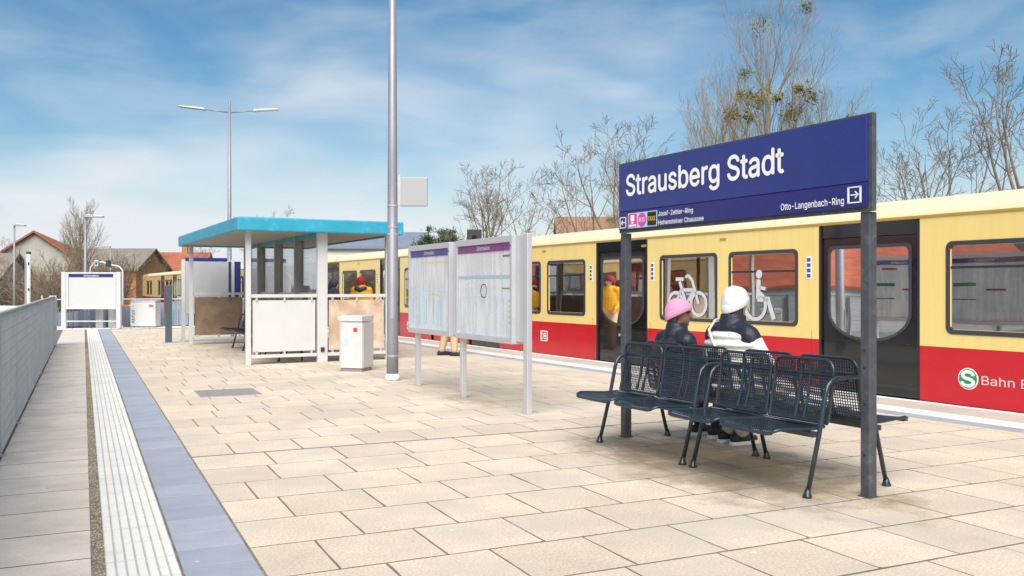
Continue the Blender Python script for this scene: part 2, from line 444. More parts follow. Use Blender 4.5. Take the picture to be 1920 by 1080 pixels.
# zigzag relief of the grey tiles
def zigzag(m):
    n, l, p = nodes_of(m)
    ge = n.new('ShaderNodeNewGeometry'); mp = n.new('ShaderNodeMapping'); l.new(ge.outputs['Position'], mp.inputs['Vector'])
    se = n.new('ShaderNodeSeparateXYZ'); l.new(mp.outputs[0], se.inputs[0])
    pp = n.new('ShaderNodeMath'); pp.operation = 'PINGPONG'; l.new(se.outputs['X'], pp.inputs[0]); pp.inputs[1].default_value = 0.022
    ad = n.new('ShaderNodeMath'); ad.operation = 'ADD'; l.new(pp.outputs[0], ad.inputs[0]); l.new(se.outputs['Y'], ad.inputs[1])
    p2 = n.new('ShaderNodeMath'); p2.operation = 'PINGPONG'; l.new(ad.outputs[0], p2.inputs[0]); p2.inputs[1].default_value = 0.012
    bp = n.new('ShaderNodeBump'); bp.inputs['Strength'].default_value = 0.7; bp.inputs['Distance'].default_value = 0.35
    l.new(p2.outputs[0], bp.inputs['Height']); l.new(bp.outputs[0], p.inputs['Normal'])
zigzag(MATS['grey_tile'])
# trodden chewing gum and lime spots
def spots(m, scale, rad, col, amt, keep):
    n, l, p = nodes_of(m)
    src = p.inputs['Base Color'].links[0].from_socket
    ge = n.new('ShaderNodeNewGeometry'); v = n.new('ShaderNodeTexVoronoi'); v.inputs['Scale'].default_value = scale
    nz = n.new('ShaderNodeTexNoise'); nz.inputs['Scale'].default_value = 40; l.new(ge.outputs['Position'], nz.inputs['Vector'])
    vm = n.new('ShaderNodeVectorMath'); vm.operation = 'MULTIPLY_ADD'; l.new(nz.outputs['Color'], vm.inputs[0]); vm.inputs[1].default_value = (.015, .015, 0); l.new(ge.outputs['Position'], vm.inputs[2])
    l.new(vm.outputs[0], v.inputs['Vector'])
    a = n.new('ShaderNodeMapRange'); l.new(v.outputs['Distance'], a.inputs['Value']); a.inputs['From Min'].default_value = rad; a.inputs['From Max'].default_value = rad*.6; a.inputs['To Max'].default_value = amt
    b = n.new('ShaderNodeMath'); b.operation = 'LESS_THAN'; b.inputs[1].default_value = keep
    sp = n.new('ShaderNodeSeparateColor'); l.new(v.outputs['Color'], sp.inputs[0]); l.new(sp.outputs[0], b.inputs[0])
    c = n.new('ShaderNodeMath'); c.operation = 'MULTIPLY'; l.new(a.outputs[0], c.inputs[0]); l.new(b.outputs[0], c.inputs[1])
    x = n.new('ShaderNodeMix'); x.data_type = 'RGBA'; l.new(c.outputs[0], x.inputs['Factor']); l.new(src, x.inputs['A']); x.inputs['B'].default_value = (*col, 1)
    l.new(x.outputs['Result'], p.inputs['Base Color'])
spots(MATS['slab'], 2.6, .055, (0.72, 0.68, 0.62), .7, .35)
spots(MATS['slab'], 4.3, .06, (0.27, 0.22, 0.17), .6, .3)
spots(MATS['blue_tile'], 4.0, .06, (0.62, 0.62, 0.62), .7, .4)
spots(MATS['grey_tile'], 4.0, .06, (0.30, 0.26, 0.22), .6, .4)

# printed posters: columns of small type and pale coloured fields
def poster_mat(name, seed, tint):
    m = mat(name, (0.8, 0.8, 0.8), 0.45)
    n, l, p = nodes_of(m)
    tc = n.new('ShaderNodeTexCoord'); gen = tc.outputs['Generated']
    def mapped(sx, sz):
        mp = n.new('ShaderNodeMapping'); mp.inputs['Scale'].default_value = (sx, 0, sz); mp.inputs['Location'].default_value = (seed, 0, seed*1.7)
        l.new(gen, mp.inputs['Vector']); return mp.outputs[0]
    def noise(vec, det=2):
        z = n.new('ShaderNodeTexNoise'); z.inputs['Scale'].default_value = 1; z.inputs['Detail'].default_value = det; l.new(vec, z.inputs['Vector']); return z
    def rng(s, a, b, lo, hi):
        r = n.new('ShaderNodeMapRange'); l.new(s, r.inputs['Value'])
        for k, v in zip(('From Min', 'From Max', 'To Min', 'To Max'), (a, b, lo, hi)): r.inputs[k].default_value = v
        return r.outputs[0]
    def mix(f, a, b):
        x = n.new('ShaderNodeMix'); x.data_type = 'RGBA'; l.new(f, x.inputs['Factor'])
        if isinstance(a, tuple): x.inputs['A'].default_value = a
        else: l.new(a, x.inputs['A'])
        x.inputs['B'].default_value = b
        return x.outputs['Result']
    field = noise(mapped(3.5, 4.0), 1)
    c = mix(rng(field.outputs['Fac'], 0.45, 0.6, 0, 0.6), (0.86, 0.87, 0.88, 1), tint)
    cols = noise(mapped(16, 1.2), 1); rows = noise(mapped(60, 110), 1)
    mu = n.new('ShaderNodeMath'); mu.operation = 'MULTIPLY'
    l.new(rng(cols.outputs['Fac'], 0.47, 0.52, 0, 1), mu.inputs[0]); l.new(rng(rows.outputs['Fac'], 0.48, 0.56, 0, 0.5), mu.inputs[1])
    c = mix(mu.outputs[0], c, (0.25, 0.30, 0.40, 1))
    l.new(c, p.inputs['Base Color'])
poster_mat('poster_a', 1.3, (0.76, 0.83, 0.88, 1))
poster_mat('poster_b', 5.1, (0.82, 0.80, 0.85, 1))
poster_mat('poster_c', 8.4, (0.76, 0.83, 0.88, 1))
# weathered acrylic of the shelter panels
def acrylic(name, a, b):
    m = mat(name, a, 0.35, var=0.12, vscale=3, stain=(0.42, 0.66, 0.75), stain_col=b, stain_scale=2.6)
    n, l, p = nodes_of(m)
    p.inputs['Transmission Weight'].default_value = 0.0
    return m
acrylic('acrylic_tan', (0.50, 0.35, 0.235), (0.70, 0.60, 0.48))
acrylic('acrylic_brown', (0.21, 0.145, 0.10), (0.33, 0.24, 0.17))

# ------------------------------------------------------------------ ground, track, platform
TS = 0.0655                                     # the track runs 3.75 degrees off the paving
TA = math.atan(TS)
def train_x(y): return 9.90 - TS * y            # face of the train
gm = G(); gm.add([(-900,-600,-1.3),(900,-600,-1.3),(900,1500,-1.3),(-900,1500,-1.3)], [(0,1,2,3)])
part('ground', gm, 'ground', None, kind='structure')
part('street', G().add([(-60,40,-1.296),(6.5,40,-1.296),(6.5,56,-1.296),(-60,56,-1.296)], [(0,1,2,3)]), 'asphalt', None, kind='structure')
part('car_park', G().add([(-60,-60,-1.294),(-6,-60,-1.294),(-6,39.5,-1.294),(-60,39.5,-1.294)], [(0,1,2,3)]), 'asphalt', None, kind='structure')
bed = G()
for a, b in ((-0.2, 4.0),):
    bed.add([(train_x(-40)+a,-40,-1.12),(train_x(-40)+b,-40,-1.12),(train_x(140)+b,140,-1.12),(train_x(140)+a,140,-1.12),
             (train_x(-40)+a-.3,-40,-1.31),(train_x(-40)+b+.8,-40,-1.31),(train_x(140)+b+.8,140,-1.31),(train_x(140)+a-.3,140,-1.31)],
            [(0,1,2,3),(0,3,7,4),(1,5,6,2)])
part('track_bed', bed, 'ballast', None, kind='structure')
for k, off in enumerate((0.75, 2.19)):
    rg = G().add([(train_x(y)+off+dx, y, z) for y in (-40, 140) for dx, z in ((-.035,-1.12),(.035,-1.12),(.035,-.97),(-.035,-.97))],
                 [(0,1,5,4),(1,2,6,5),(2,3,7,6),(3,0,4,7),(0,3,2,1),(4,5,6,7)])
    part('rail', rg, 'rail_steel', None, label='rusty steel running rail under the train, %s side' % ('platform' if k == 0 else 'far'), cat='rail')

PY0, PY1 = 0.4, 34.9
def edge_x(y, w): return train_x(y) - w
pf = G()
pf.prism([(-0.95, PY0-6), (edge_x(PY0-6, .05), PY0-6), (edge_x(PY1, .05), PY1), (-0.95, PY1)], 'z', -1.3, -0.0018)
platform = part('platform', pf, 'joint_sand', None, kind='structure')
# beige slabs in running bond, rows across the platform
ROW = 0.572
slabs = []
row = -6
while True:
    y0 = 3.87 + ROW*row
    if y0 > 7.8: y0 += 0.024
    y1 = y0 + ROW
    if y1 > PY1 - 1.5: break
    off = [1.39, 1.73, 2.02, 2.32, 1.62, 1.88][row % 6] % ROW
    xs = [0.805]; x = off
    while x < 0.805 + 0.12: x += ROW
    while x < edge_x(y0, 1.36) - 0.1:
        xs.append(x); x += ROW
    xs.append(None)
    for i in range(len(xs)-1):
        x0 = xs[i]; x1 = xs[i+1]
        lim0, lim1 = edge_x(y0, 1.36), edge_x(y1, 1.36)
        if x1 is None: slabs.append((x0, lim0, y0, y1, (lim0, lim1)))
        elif x1 > lim1: slabs.append((x0, x1, y0, y1, (min(x1, lim0), lim1)))
        else: slabs.append((x0, x1, y0, y1, None))
    row += 1
def score(s):
    cx, cy = (s[0]+s[1])/2, (s[2]+s[3])/2
    dep = cx*math.sin(R(25.3)) + cy*math.cos(R(25.3)); lat = cx*math.cos(R(25.3)) - cy*math.sin(R(25.3))
    vis = dep > 3.6 and abs(lat/dep) < 0.62
    return (0 if vis else 100) + dep
slabs.sort(key=score)
gap = 0.0062
gapy = 0.0098
def worn_slab(x0, x1, y0, y1, seed, lean=(0, 0)):
    """slab with slightly wavy, here and there chipped edges; lean moves the right edge at y0 and y1"""
    r_ = random.Random(seed); pts = []
    cs = [(x0, y0), (x1+lean[0], y0), (x1+lean[1], y1), (x0, y1)]
    chip = [r_.uniform(.008, .022) if r_.random() < .22 else .002 for _ in range(4)]
    for k in range(4):
        a, b = Vector(cs[k]), Vector(cs[(k+1) % 4]); L_ = (b-a).length; d = (b-a)/L_; n_ = Vector((-d.y, d.x))
        for q in [chip[k]/L_] + [(i+r_.uniform(-.3, .3))/5 for i in range(1, 5)] + [1-chip[(k+1) % 4]/L_]:
            pts.append(a + d*L_*q + n_*max(0, r_.gauss(.0012, .0016)))
    n = len(pts); g = G(); ins = [p*.9965 + (Vector(((x0+x1)/2, (y0+y1)/2)))*.0035 for p in pts]
    g.add([(p.x, p.y, -.03) for p in pts] + [(p.x, p.y, -.0012) for p in pts] + [(p.x, p.y, 0) for p in ins],
          [(i, (i+1) % n, n+(i+1) % n, n+i) for i in range(n)] + [(n+i, n+(i+1) % n, 2*n+(i+1) % n, 2*n+i) for i in range(n)] + [tuple(range(2*n, 3*n))])
    return g
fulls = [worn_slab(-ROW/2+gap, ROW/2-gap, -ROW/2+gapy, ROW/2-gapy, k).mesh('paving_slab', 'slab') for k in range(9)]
rest = G()
for i, (x0, x1, y0, y1, xr) in enumerate(slabs):
    cx, cy = (x0+x1)/2, (y0+y1)/2
    if i < 300:
        if xr is None and abs((x1-x0)-ROW) < 0.01:
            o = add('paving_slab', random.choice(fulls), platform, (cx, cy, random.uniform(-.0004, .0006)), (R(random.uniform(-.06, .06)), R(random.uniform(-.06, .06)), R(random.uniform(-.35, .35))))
        else:
            rr = (xr[0]-gap-cx, xr[1]-gap-cx) if xr else None
            g = G().slab(x0+gap-cx, x1-gap-cx, y0+gapy-cy, y1-gapy-cy, 0, 0.03, 0.0015, rr)
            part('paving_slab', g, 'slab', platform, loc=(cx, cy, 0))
    else:
        rr = (xr[0]-gap, xr[1]-gap) if xr else None
        rest.slab(x0+gap, x1-gap, y0+gapy, y1-gapy, random.uniform(-.0004, .0006), 0.03, 0.0012, rr)
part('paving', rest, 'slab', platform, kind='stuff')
# left margin: grey tiles, moss joint, white ribbed guidance tiles, blue-grey tiles
gt = G().slab(-.325, .315, -.2865, .2865, 0, .03, .0015).mesh('grey_tile', 'grey_tile')
bt = G().slab(-.174, .174, -.1640, .1640, 0, .03, .0015).mesh('blue_tile', 'blue_tile')
tg = G().slab(-.168, .168, -.1645, .1645, 0.0, .03, .0015)
ng = len(tg.f)
for k in range(7):
    c = -.144 + .048*k
    tg.prism([(c-.0205, -.001), (c+.0205, -.001), (c+.0175, .0055), (c-.0175, .0055)], 'y', -.162, .162)
tt = tg.mesh('tactile_tile', 'tactile_groove')
tt.materials.append(MATS['tactile'])
for p_ in tt.polygons:
    if p_.index >= ng: p_.material_index = 1
y = 0.70
while y < PY1 - 1.9:
    add('grey_tile', gt, platform, (-.28, y, random.uniform(-.0004, .001)), (0, 0, R(random.uniform(-.3, .3)))); y += 0.597
y = 0.51
while y < PY1 - 1.4:
    add('tactile_tile', tt, platform, (.268, y, random.uniform(-.001, .001)), (0, 0, R(random.uniform(-.2, .2)))); y += 0.3345
y = 0.60
while y < PY1 - 1.8:
    add('blue_tile', bt, platform, (.622, y, random.uniform(-.0004, .0008)), (0, 0, R(random.uniform(-.2, .2)))); y += 0.3345
# far cross strip of pale slabs
y = PY1 - 1.35
for k in range(15):
    x0 = -.94 + .6*k
    if x0 + .6 < edge_x(PY1, .2): part('pale_slab', G().slab(.006, .594, 0, 1.25, 0.001, .03, .004), 'edge_white', platform, loc=(x0, y, 0))
# train-side margin, laid parallel to the track
es = G().slab(-.30, .30, -.2955, .2955, 0, .03, .005).mesh('edge_slab', 'edge_slab')
ew = G().slab(-.05, .05, -.297, .297, .004, .03, .004).mesh('edge_stone', 'edge_white')
yy = -4.0
while yy < PY1 - .4:
    for me, nm, w in ((es, 'edge_slab', .46), (ew, 'edge_stone', .105)):
        add(nm, me, platform, (edge_x(yy, w), yy, random.uniform(-.001, .001)), (0, 0, TA))
    yy += 0.597
tgn = G()
yy = 1.0
while yy < PY1 - .4:
    add('tactile_tile', tt, platform, (edge_x(yy, .935), yy, 0), (0, 0, TA), kind=None)
    add('blue_tile', bt, platform, (edge_x(yy, 1.2), yy, -.0005), (0, 0, TA))
    yy += 0.3345
part('drain_slot', G().box(.81, 4.95, 7.871, 7.901, -.03, .0012), 'drain', platform)
part('inspection_cover', G().slab(1.35, 2.12, 12.12, 12.92, .006, .012, .004), 'plate', platform)
# gravel and moss in the joint between tiles and guidance strip
gr, ms = G(), G()
rnd = random.Random(3)
for i in range(5200):
    y = 1 + 22*rnd.random()**1.5; x = rnd.uniform(.040, .098); s = rnd.uniform(.003, .008)
    (ms if rnd.random() < .22 and rnd.random() < .5 + .5*math.sin(y*3) else gr).add(
        [(x-s, y-s, -.003), (x+s, y-s*.6, -.003), (x, y+s, -.003), (x+rnd.uniform(-.5,.5)*s, y, -.001+s*.6)], [(0,1,3),(1,2,3),(2,0,3)])
for i in range(2600):
    y = 1.5 + 22*rnd.random()**1.5; x = .803 + rnd.gauss(0, .006); s = rnd.uniform(.003, .007)
    gr.add([(x-s, y-s, -.008), (x+s, y-s*.6, -.008), (x, y+s, -.008), (x, y, .001)], [(0,1,3),(1,2,3),(2,0,3)])
part('joint_gravel', gr, 'gravel', platform, kind='stuff')
part('joint_moss', ms, 'moss', platform, kind='stuff')

# ------------------------------------------------------------------ boundary fence on the left
wall = thing('grating_fence', 'long low fence of fine grey galvanised grating beside the grey tiles', 'fence', (-.62, 0, 0))
PL = 2.0
frame_me = G().ring([(.003, .015), (PL-.003, .015), (PL-.003, 1.195), (.003, 1.195)], [(.012, .03), (PL-.012, .03), (PL-.012, 1.18), (.012, 1.18)], 'x', -.034, .003).mesh('panel', 'wall_block')
rb = G()
for k in range(60): rb.box(-.032, .0, .028+k*.033, .0315+k*.033, .028, 1.182)
ribs = rb.mesh('bars', 'wall_block')
cr_ = G()
for k in range(11): cr_.box(-.006, -.001, .012, PL-.012, .12+k*.1, .125+k*.1)
cross = cr_.mesh('cross_rods', 'wall_block')
pst = G().box(-.10, -.02, -.04, .04, -1.3, 1.15).mesh('post', 'galv')
ftp = G().box(-.02, .045, -.03, .03, .001, .012).mesh('foot_plate', 'galv')
for k in range(12):
    pn = add('panel', frame_me, wall, (random.uniform(-.002, .002), .6+k*PL, random.uniform(-.003, .003)))
    add('bars', ribs, pn, kind='stuff'); add('cross_rods', cross, pn, kind='stuff')
    add('post', pst, wall, (0, .6+k*PL, 0)); add('foot_plate', ftp, wall, (0, .6+k*PL, 0))
part('end_pier', G().box(-.13, .03, 24.62, 24.95, -1.3, 1.20), 'wall_cap', wall, bevel=.01)

# ------------------------------------------------------------------ train
def hole_wall(g, ylo, yhi, zlo, zhi, holes, x, depth):
    """sheet in the plane x with rectangular holes and their reveals"""
    ys = sorted({ylo, yhi, *[v for h in holes for v in (h[0], h[1])]}); zs = sorted({zlo, zhi, *[v for h in holes for v in (h[2], h[3])]})
    ys = [v for v in ys if ylo <= v <= yhi]; zs = [v for v in zs if zlo <= v <= zhi]
    for a, b in zip(ys, ys[1:]):
        for c, d in zip(zs, zs[1:]):
            my, mz = (a+b)/2, (c+d)/2
            if any(h[0] < my < h[1] and h[2] < mz < h[3] for h in holes): continue
            g.add([(x,a,c),(x,b,c),(x,b,d),(x,a,d)], [(0,3,2,1)])
    for h in holes:
        a, b, c, d = max(h[0], ylo), min(h[1], yhi), max(h[2], zlo), min(h[3], zhi)
        if a >= b or c >= d: continue
        e = x + depth
        g.add([(x,a,c),(x,b,c),(x,b,d),(x,a,d),(e,a,c),(e,b,c),(e,b,d),(e,a,d)], [(0,1,5,4),(1,2,6,5),(2,3,7,6),(3,0,4,7)])
    return g
CARL, PITCH = 16.92, 17.08
DOORS = [3.02, 8.50, 14.03]
WINS = [(.44, 1.86), (4.20, 5.63), (5.89, 7.35), (9.67, 11.11), (11.37, 12.81), (15.19, 16.61)]
DW, ZB, ZR, ZT = 0.80, -0.10, 0.68, 2.275
W0, W1 = 0.84, 1.955
CW = 3.0
def window_shape(y0, y1): return rrect(y0, y1, W0, W1, .085)
def door_glass(sgn, inset=0.0):
    a, b = .03 + inset, .665 - inset
    top, bot = 1.965 - inset, .69 + inset
    pts = [(a, top)]
    r = .07
    for k in range(5):
        t = R(90 - 90*k/4); pts.append((b - r + r*math.cos(t), top - r + r*math.sin(t)))
    for k in range(13):
        t = R(90*k/12); pts.append((a + (b-a)*math.cos(t) if k else b, 1.08 - (1.08-bot)*math.sin(t)))
    return [(sgn*p, q) for p, q in pts]
def build_car(name, label, extra=0.0):
    car = thing(name, label, 'train car', group='yellow and red cars coupled into one train')
    L = CARL + extra
    wins = list(WINS) + ([(L-5.6, L-4.2), (L-3.9, L-2.5)] if extra else [])
    holes = [(a+.06, b-.06, W0+.06, W1-.06) for a, b in wins] + [(c-DW, c+DW, ZB-.01, ZT-.02) for c in DOORS]
    part('lower_panel', hole_wall(G(), 0, L, ZB, ZR, holes, 0, .07), 'train_red', car)
    part('upper_panel', hole_wall(G(), 0, L, ZR, ZT, holes, 0, .07), 'train_yellow', car)
    prof = [(0, 0), (.012, .06), (.05, .12), (.14, .19), (.34, .26), (.8, .315), (1.5, .34)]
    prof = [(x, ZT+z) for x, z in prof] + [(CW-x, ZT+z) for x, z in prof[::-1][1:]]
    rg = G(); n = len(prof)
    rg.add([(x, yy_, z) for yy_ in (0, L) for x, z in prof], [(i, i+1, n+i+1, n+i) for i in range(n-1)])
    roof = part('roof', rg, 'train_roof', car, smooth=True)
    part('gutter', G().box(-.014, .004, .02, L-.02, ZT-.012, ZT+.018), 'train_gutter', roof)
    # far side, floor, ceiling, end walls
    fw = hole_wall(G(), 0, L, ZB, ZT, [h for h in holes], CW, -.05)
    part('far_side', fw, 'train_yellow', car)
    fg = G()
    for h in holes: fg.add([(CW-.03,h[0],max(h[2],.1)),(CW-.03,h[1],max(h[2],.1)),(CW-.03,h[1],h[3]),(CW-.03,h[0],h[3])], [(0,1,2,3)])
    part('far_glazing', fg, 'train_pane', car)
    part('floor', G().box(.08, CW-.06, .02, L-.02, -.08, -.02), 'train_floor', car)
    part('ceiling', G().box(.08, CW-.06, .02, L-.02, 2.20, 2.24), 'train_inner', car)
    part('end_wall', G().box(.02, CW-.02, 0.0, .03, ZB, ZT), 'door_black', car)
    part('end_wall', G().box(.02, CW-.02, L-.03, L, ZB, ZT), 'door_black' if not extra else 'train_red', car)
    for q in (3.95, 7.62, 9.42, 13.0):
        part('panel_seam', G().box(-.0015, .002, q-.002, q+.002, ZB, W0-.04), 'rubber', car)
    part('skirt_edge', G().box(-.004, .004, .01, L-.01, ZB-.02, ZB+.005), 'rubber', car)
    part('underframe', G().box(.12, CW-.12, .4, L-.4, -.55, ZB), 'rubber', car)
    for c in (2.6, L-2.6):
        bg_ = G()
        for q in (-1.1, 1.1):
            for xx in (.75, 2.19): bg_.prism([(c+q+.42*math.cos(R(t)), -.55+.42*math.sin(R(t))) for t in range(0, 360, 20)], 'x', xx-.06, xx+.06)
        bg_.box(.5, 2.5, c-1.5, c+1.5, -.62, -.50)
        part('bogie', bg_, 'rubber', car)
    # inside lining round the windows, poles and seats
    part('lining', hole_wall(G(), .03, L-.03, -.02, 2.2, [(h[0], h[1], h[2], h[3]) for h in holes], .085, 0), 'train_inner', car)
    for c in DOORS:
        for q in (-.95, .95):
            part('grab_pole', G().tube([(.45, c+q, -.02), (.45, c+q, 2.2)], .017, 8), 'grab_yellow', car)
    for a, b in wins[1:-1]:
        m_ = (a+b)/2
        for x0 in (.12, CW-1.05):
            part('seat', G().prism([(m_-.24, .36), (m_+.24, .36), (m_+.24, .46), (m_+.05, .47), (m_+.04, 1.02), (m_-.04, 1.02), (m_-.05, .47), (m_-.24, .46)], 'x', x0, x0+.92), 'seat_blue', car, bevel=.02)
    # near-side windows
    for k, (a, b) in enumerate(wins):
        out = window_shape(a, b); inn = rrect(a+.055, b-.055, W0+.055, W1-.055, .055)
        fr = part('window', G().ring(out, inn, 'x', -.008, .05), 'door_frame_grey', car)
        part('pane', G().prism(rrect(a+.05, b-.05, W0+.05, W1-.05, .05), 'x', .012, .018), 'train_pane', fr)
        if k != 2: part('transom', G().box(.002, .034, a+.05, b-.05, 1.625, 1.655), 'rubber', fr)
    # sliding doors, two leaves each
    for c in DOORS:
        part('door_header', G().box(.02, .06, c-DW+.01, c+DW-.01, 2.075, ZT-.025), 'door_black', car)
        for sgn in (-1, 1):
            lo, hi = sorted((c+sgn*.006, c+sgn*(DW-.012)))
            leaf = part('door_leaf', G().box(.034, .07, lo, hi, -.02, 2.07), 'door_black', car, bevel=.004)
            g1 = [(c+p, q) for p, q in door_glass(sgn)]; g2 = [(c+p, q) for p, q in door_glass(sgn, .045)]
            part('window_frame', G().ring(g1, g2, 'x', .022, .036), 'door_frame_grey', leaf)
            part('pane', G().prism(g2, 'x', .0285, .0325), 'door_pane', leaf)
        part('door_button', G().prism(circ(c+.075, .52, .028, 14), 'x', .02, .036), 'galv', car)
        for q in (c-DW+.005, c+DW-.03):
            part('door_seal', G().box(-.004, .03, q, q+.025, -.02, ZT-.03), 'rubber', car)
        part('step', G().box(-.03, .03, c-DW, c+DW, -.075, -.045), 'rubber', car)
    for yy_, z_ in ((5.76, 2.16), (7.8, 2.14), (11.24, 2.16)):
        part('vent_plate', G().box(-.006, .01, yy_-.07, yy_+.07, z_-.02, z_+.02), 'train_gutter', car)
    for yy_ in (4.0, 7.56, 9.48, 12.98):
        st = part('sticker', G().box(-.004, .002, yy_-.045, yy_+.045, 1.52, 1.84), 'print_white', car)
        for q in range(4): part('pictogram', G().box(-.0065, -.003, yy_-.033, yy_+.033, 1.54+q*.075, 1.59+q*.075), 'print_blue', st)
    # railway emblem and operator name
    lg = part('emblem_plate', G().prism(rrect(11.10, 11.38, .27, .49, .03), 'x', -.006, .002), 'print_white', car)
    part('emblem_field', G().prism(rrect(11.125, 11.355, .292, .468, .02), 'x', -.009, -.004), 'train_red', lg)
    lettering(lg, 'DB', 'print_white', lambda u, v: (-.012, 11.34-u, .315+v), .20, .13, .03)
    em = part('emblem_disc', G().prism(circ(1.57, .325, .128, 32), 'x', -.005, .002), 'print_white', car)
    part('emblem_disc_green', G().prism(circ(1.57, .325, .114, 32), 'x', -.009, -.003), 'print_green', em)
    lettering(em, 'S', 'print_white', lambda u, v: (-.012, 1.655-u, .232+v), .17, .186, .05)
    lettering(car, 'Bahn Berlin', 'print_pale', lambda u, v: (-.004, 1.40-u, .27+v), .92, .105, .015)
    return car
def place_car(car, s0):
    c, s = math.cos(TA), math.sin(TA)
    car.location = (9.90 - s*s0, c*s0, 0); car.rotation_euler = (0, 0, TA)
car_a = build_car('train_car', 'yellow and red train car with bicycle and wheelchair signs on its windows')
car_e = build_car('train_car', 'last yellow and red train car, its end wall towards the brick barn', 8.5)
cars = [copy_tree(car_a) for _ in range(3)]
place_car(car_a, 5.80)
place_car(cars[0], 5.80 - PITCH); cars[0]['label'] = 'yellow and red train car coupled ahead of the car with bicycle sign'
place_car(cars[1], 5.80 + PITCH); cars[1]['label'] = 'yellow and red train car standing behind the shelter and lamp post'
place_car(cars[2], 5.80 + 2*PITCH); cars[2]['label'] = 'yellow and red train car between the shelter car and the last car'
place_car(car_e, 5.80 + 3*PITCH)
for i in range(4):
    s0 = 5.80 + (i-1)*PITCH + CARL
    gw = thing('gangway', 'black rubber gangway bellows joining two train cars, joint %s' % ('ahead of the bicycle car', 'behind the information board', 'behind the shelter', 'before the last car')[i], 'gangway')
    c, s = math.cos(TA), math.sin(TA); gw.location = (9.90 - s*s0, c*s0, 0); gw.rotation_euler = (0, 0, TA)
    for k in range(3): part('bellow', G().ring(rrect(.08, CW-.08, -.05, 2.42, .2), rrect(.25, CW-.25, .1, 2.25, .2), 'y', .008+k*.05, .048+k*.05), 'rubber', gw)
# end of the last car: windscreen and lamps
Le = CARL + 8.5
part('windscreen', G().box(.25, CW-.25, Le, Le+.02, 1.0, 2.05), 'window_dark', car_e)
for x0 in (.3, CW-.6): part('tail_lamp', G().box(x0, x0+.3, Le, Le+.03, .45, .6), 'stele_red', car_e)
# white pictograms stuck on the two windows of the first car
bx = -.002
def decal(name, g, parent): return part(name, g, 'print_decal', parent)
def seg(g, p, q, w):
    p, q = Vector(p), Vector(q); d = (q-p).normalized(); n_ = Vector((-d.y, d.x))*w/2
    return g.prism([tuple(p+n_), tuple(q+n_), tuple(q-n_), tuple(p-n_)], 'x', -.004, -.001)
def arc_ring(g, c, r, w, a0=0, a1=360, n_=28):
    for k in range(n_):
        t0, t1 = R(a0+(a1-a0)*k/n_), R(a0+(a1-a0)*(k+1)/n_)
        ro, ri = r+w/2, r-w/2
        g.prism([(c[0]+ro*math.cos(t0), c[1]+ro*math.sin(t0)), (c[0]+ro*math.cos(t1), c[1]+ro*math.sin(t1)), (c[0]+ri*math.cos(t1), c[1]+ri*math.sin(t1)), (c[0]+ri*math.cos(t0), c[1]+ri*math.sin(t0))], 'x', -.004, -.001)
    return g
bk = G(); yc = 6.62                       # picture left is larger y
arc_ring(bk, (yc-.28, 1.13), .185, .055); arc_ring(bk, (yc+.30, 1.13), .185, .055)
seg(bk, (yc+.30, 1.13), (yc+.16, 1.36), .05); seg(bk, (yc+.16, 1.36), (yc-.17, 1.36), .055); seg(bk, (yc-.28, 1.13), (yc-.12, 1.52), .055)
seg(bk, (yc+.20, 1.50), (yc+.02, 1.11), .06); seg(bk, (yc+.02, 1.12), (yc-.17, 1.36), .055); seg(bk, (yc+.30, 1.13), (yc+.02, 1.11), .05)
seg(bk, (yc+.30, 1.54), (yc+.10, 1.54), .06); seg(bk, (yc-.12, 1.52), (yc-.02, 1.60), .055); seg(bk, (yc-.02, 1.60), (yc+.05, 1.57), .05); seg(bk, (yc+.02, 1.11), (yc+.05, .96), .05); seg(bk, (yc+.10, .96), (yc-.01, .96), .05)
decal('bicycle_sign', bk, car_a)
wc = G(); yc = 4.97
wc.prism(circ(yc-.0, 1.60, .065, 18), 'x', -.004, -.001)
seg(wc, (yc+.01, 1.52), (yc+.02, 1.23), .085); seg(wc, (yc+.04, 1.225), (yc-.19, 1.225), .075); seg(wc, (yc-.17, 1.25), (yc-.30, .93), .075)
seg(wc, (yc, 1.40), (yc-.13, 1.38), .05); arc_ring(wc, (yc+.08, 1.13), .21, .055, 120, 345)
decal('wheelchair_sign', wc, car_a)

# ------------------------------------------------------------------ station name sign
SX = math.atan2(-2.81, .15)
sign = thing('station_sign', 'dark blue station name sign reading Strausberg Stadt on two dark posts', 'station sign', (4.60, 7.25, 0), SX)
for t in (0.02, 2.79):
    po = part('post', G().box(t-.037, t+.037, -.037, .037, 0, 1.905), 'sign_frame', sign, bevel=.006)
    part('base_plate', G().box(t-.05, t+.05, -.05, .05, .0005, .006), 'sign_frame', po)
    for z in (.28, .62, .86, .98): part('bolt_hole', G().prism(circ(t-.005, z, .009, 12), 'y', -.0385, -.036), 'print_black', po)
part('frame', G().box(-.02, 2.865, -.050, -.012, 1.907, 2.558), 'sign_frame', sign, bevel=.004)
p1 = part('name_panel', G().box(.0, 2.83, -.068, -.045, 2.104, 2.542), 'sign_navy', sign, bevel=.003)
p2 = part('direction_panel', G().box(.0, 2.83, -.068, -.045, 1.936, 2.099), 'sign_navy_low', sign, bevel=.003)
fy = -.0715
def on_sign(t, z): return lambda u, v: (t+u, fy, z+v)
lettering(p1, 'Strausberg Stadt', 'print_white', on_sign(.125, 2.19), 1.965, .247, .022)
lettering(p2, 'Josef-Zettler-Ring', 'print_white', on_sign(.605, 2.014), .465, .054, .012)
lettering(p2, 'Hohensteiner Chaussee', 'print_white', on_sign(.605, 1.949), .60, .042, .012)
lettering(p2, 'Otto-Langenbach-Ring', 'print_white', on_sign(2.064, 1.953), .582, .062, .012)
def flat(g, t0, t1, z0, z1, y_=fy): return g.box(t0, t1, y_, y_+.003, z0, z1)
ar = G()
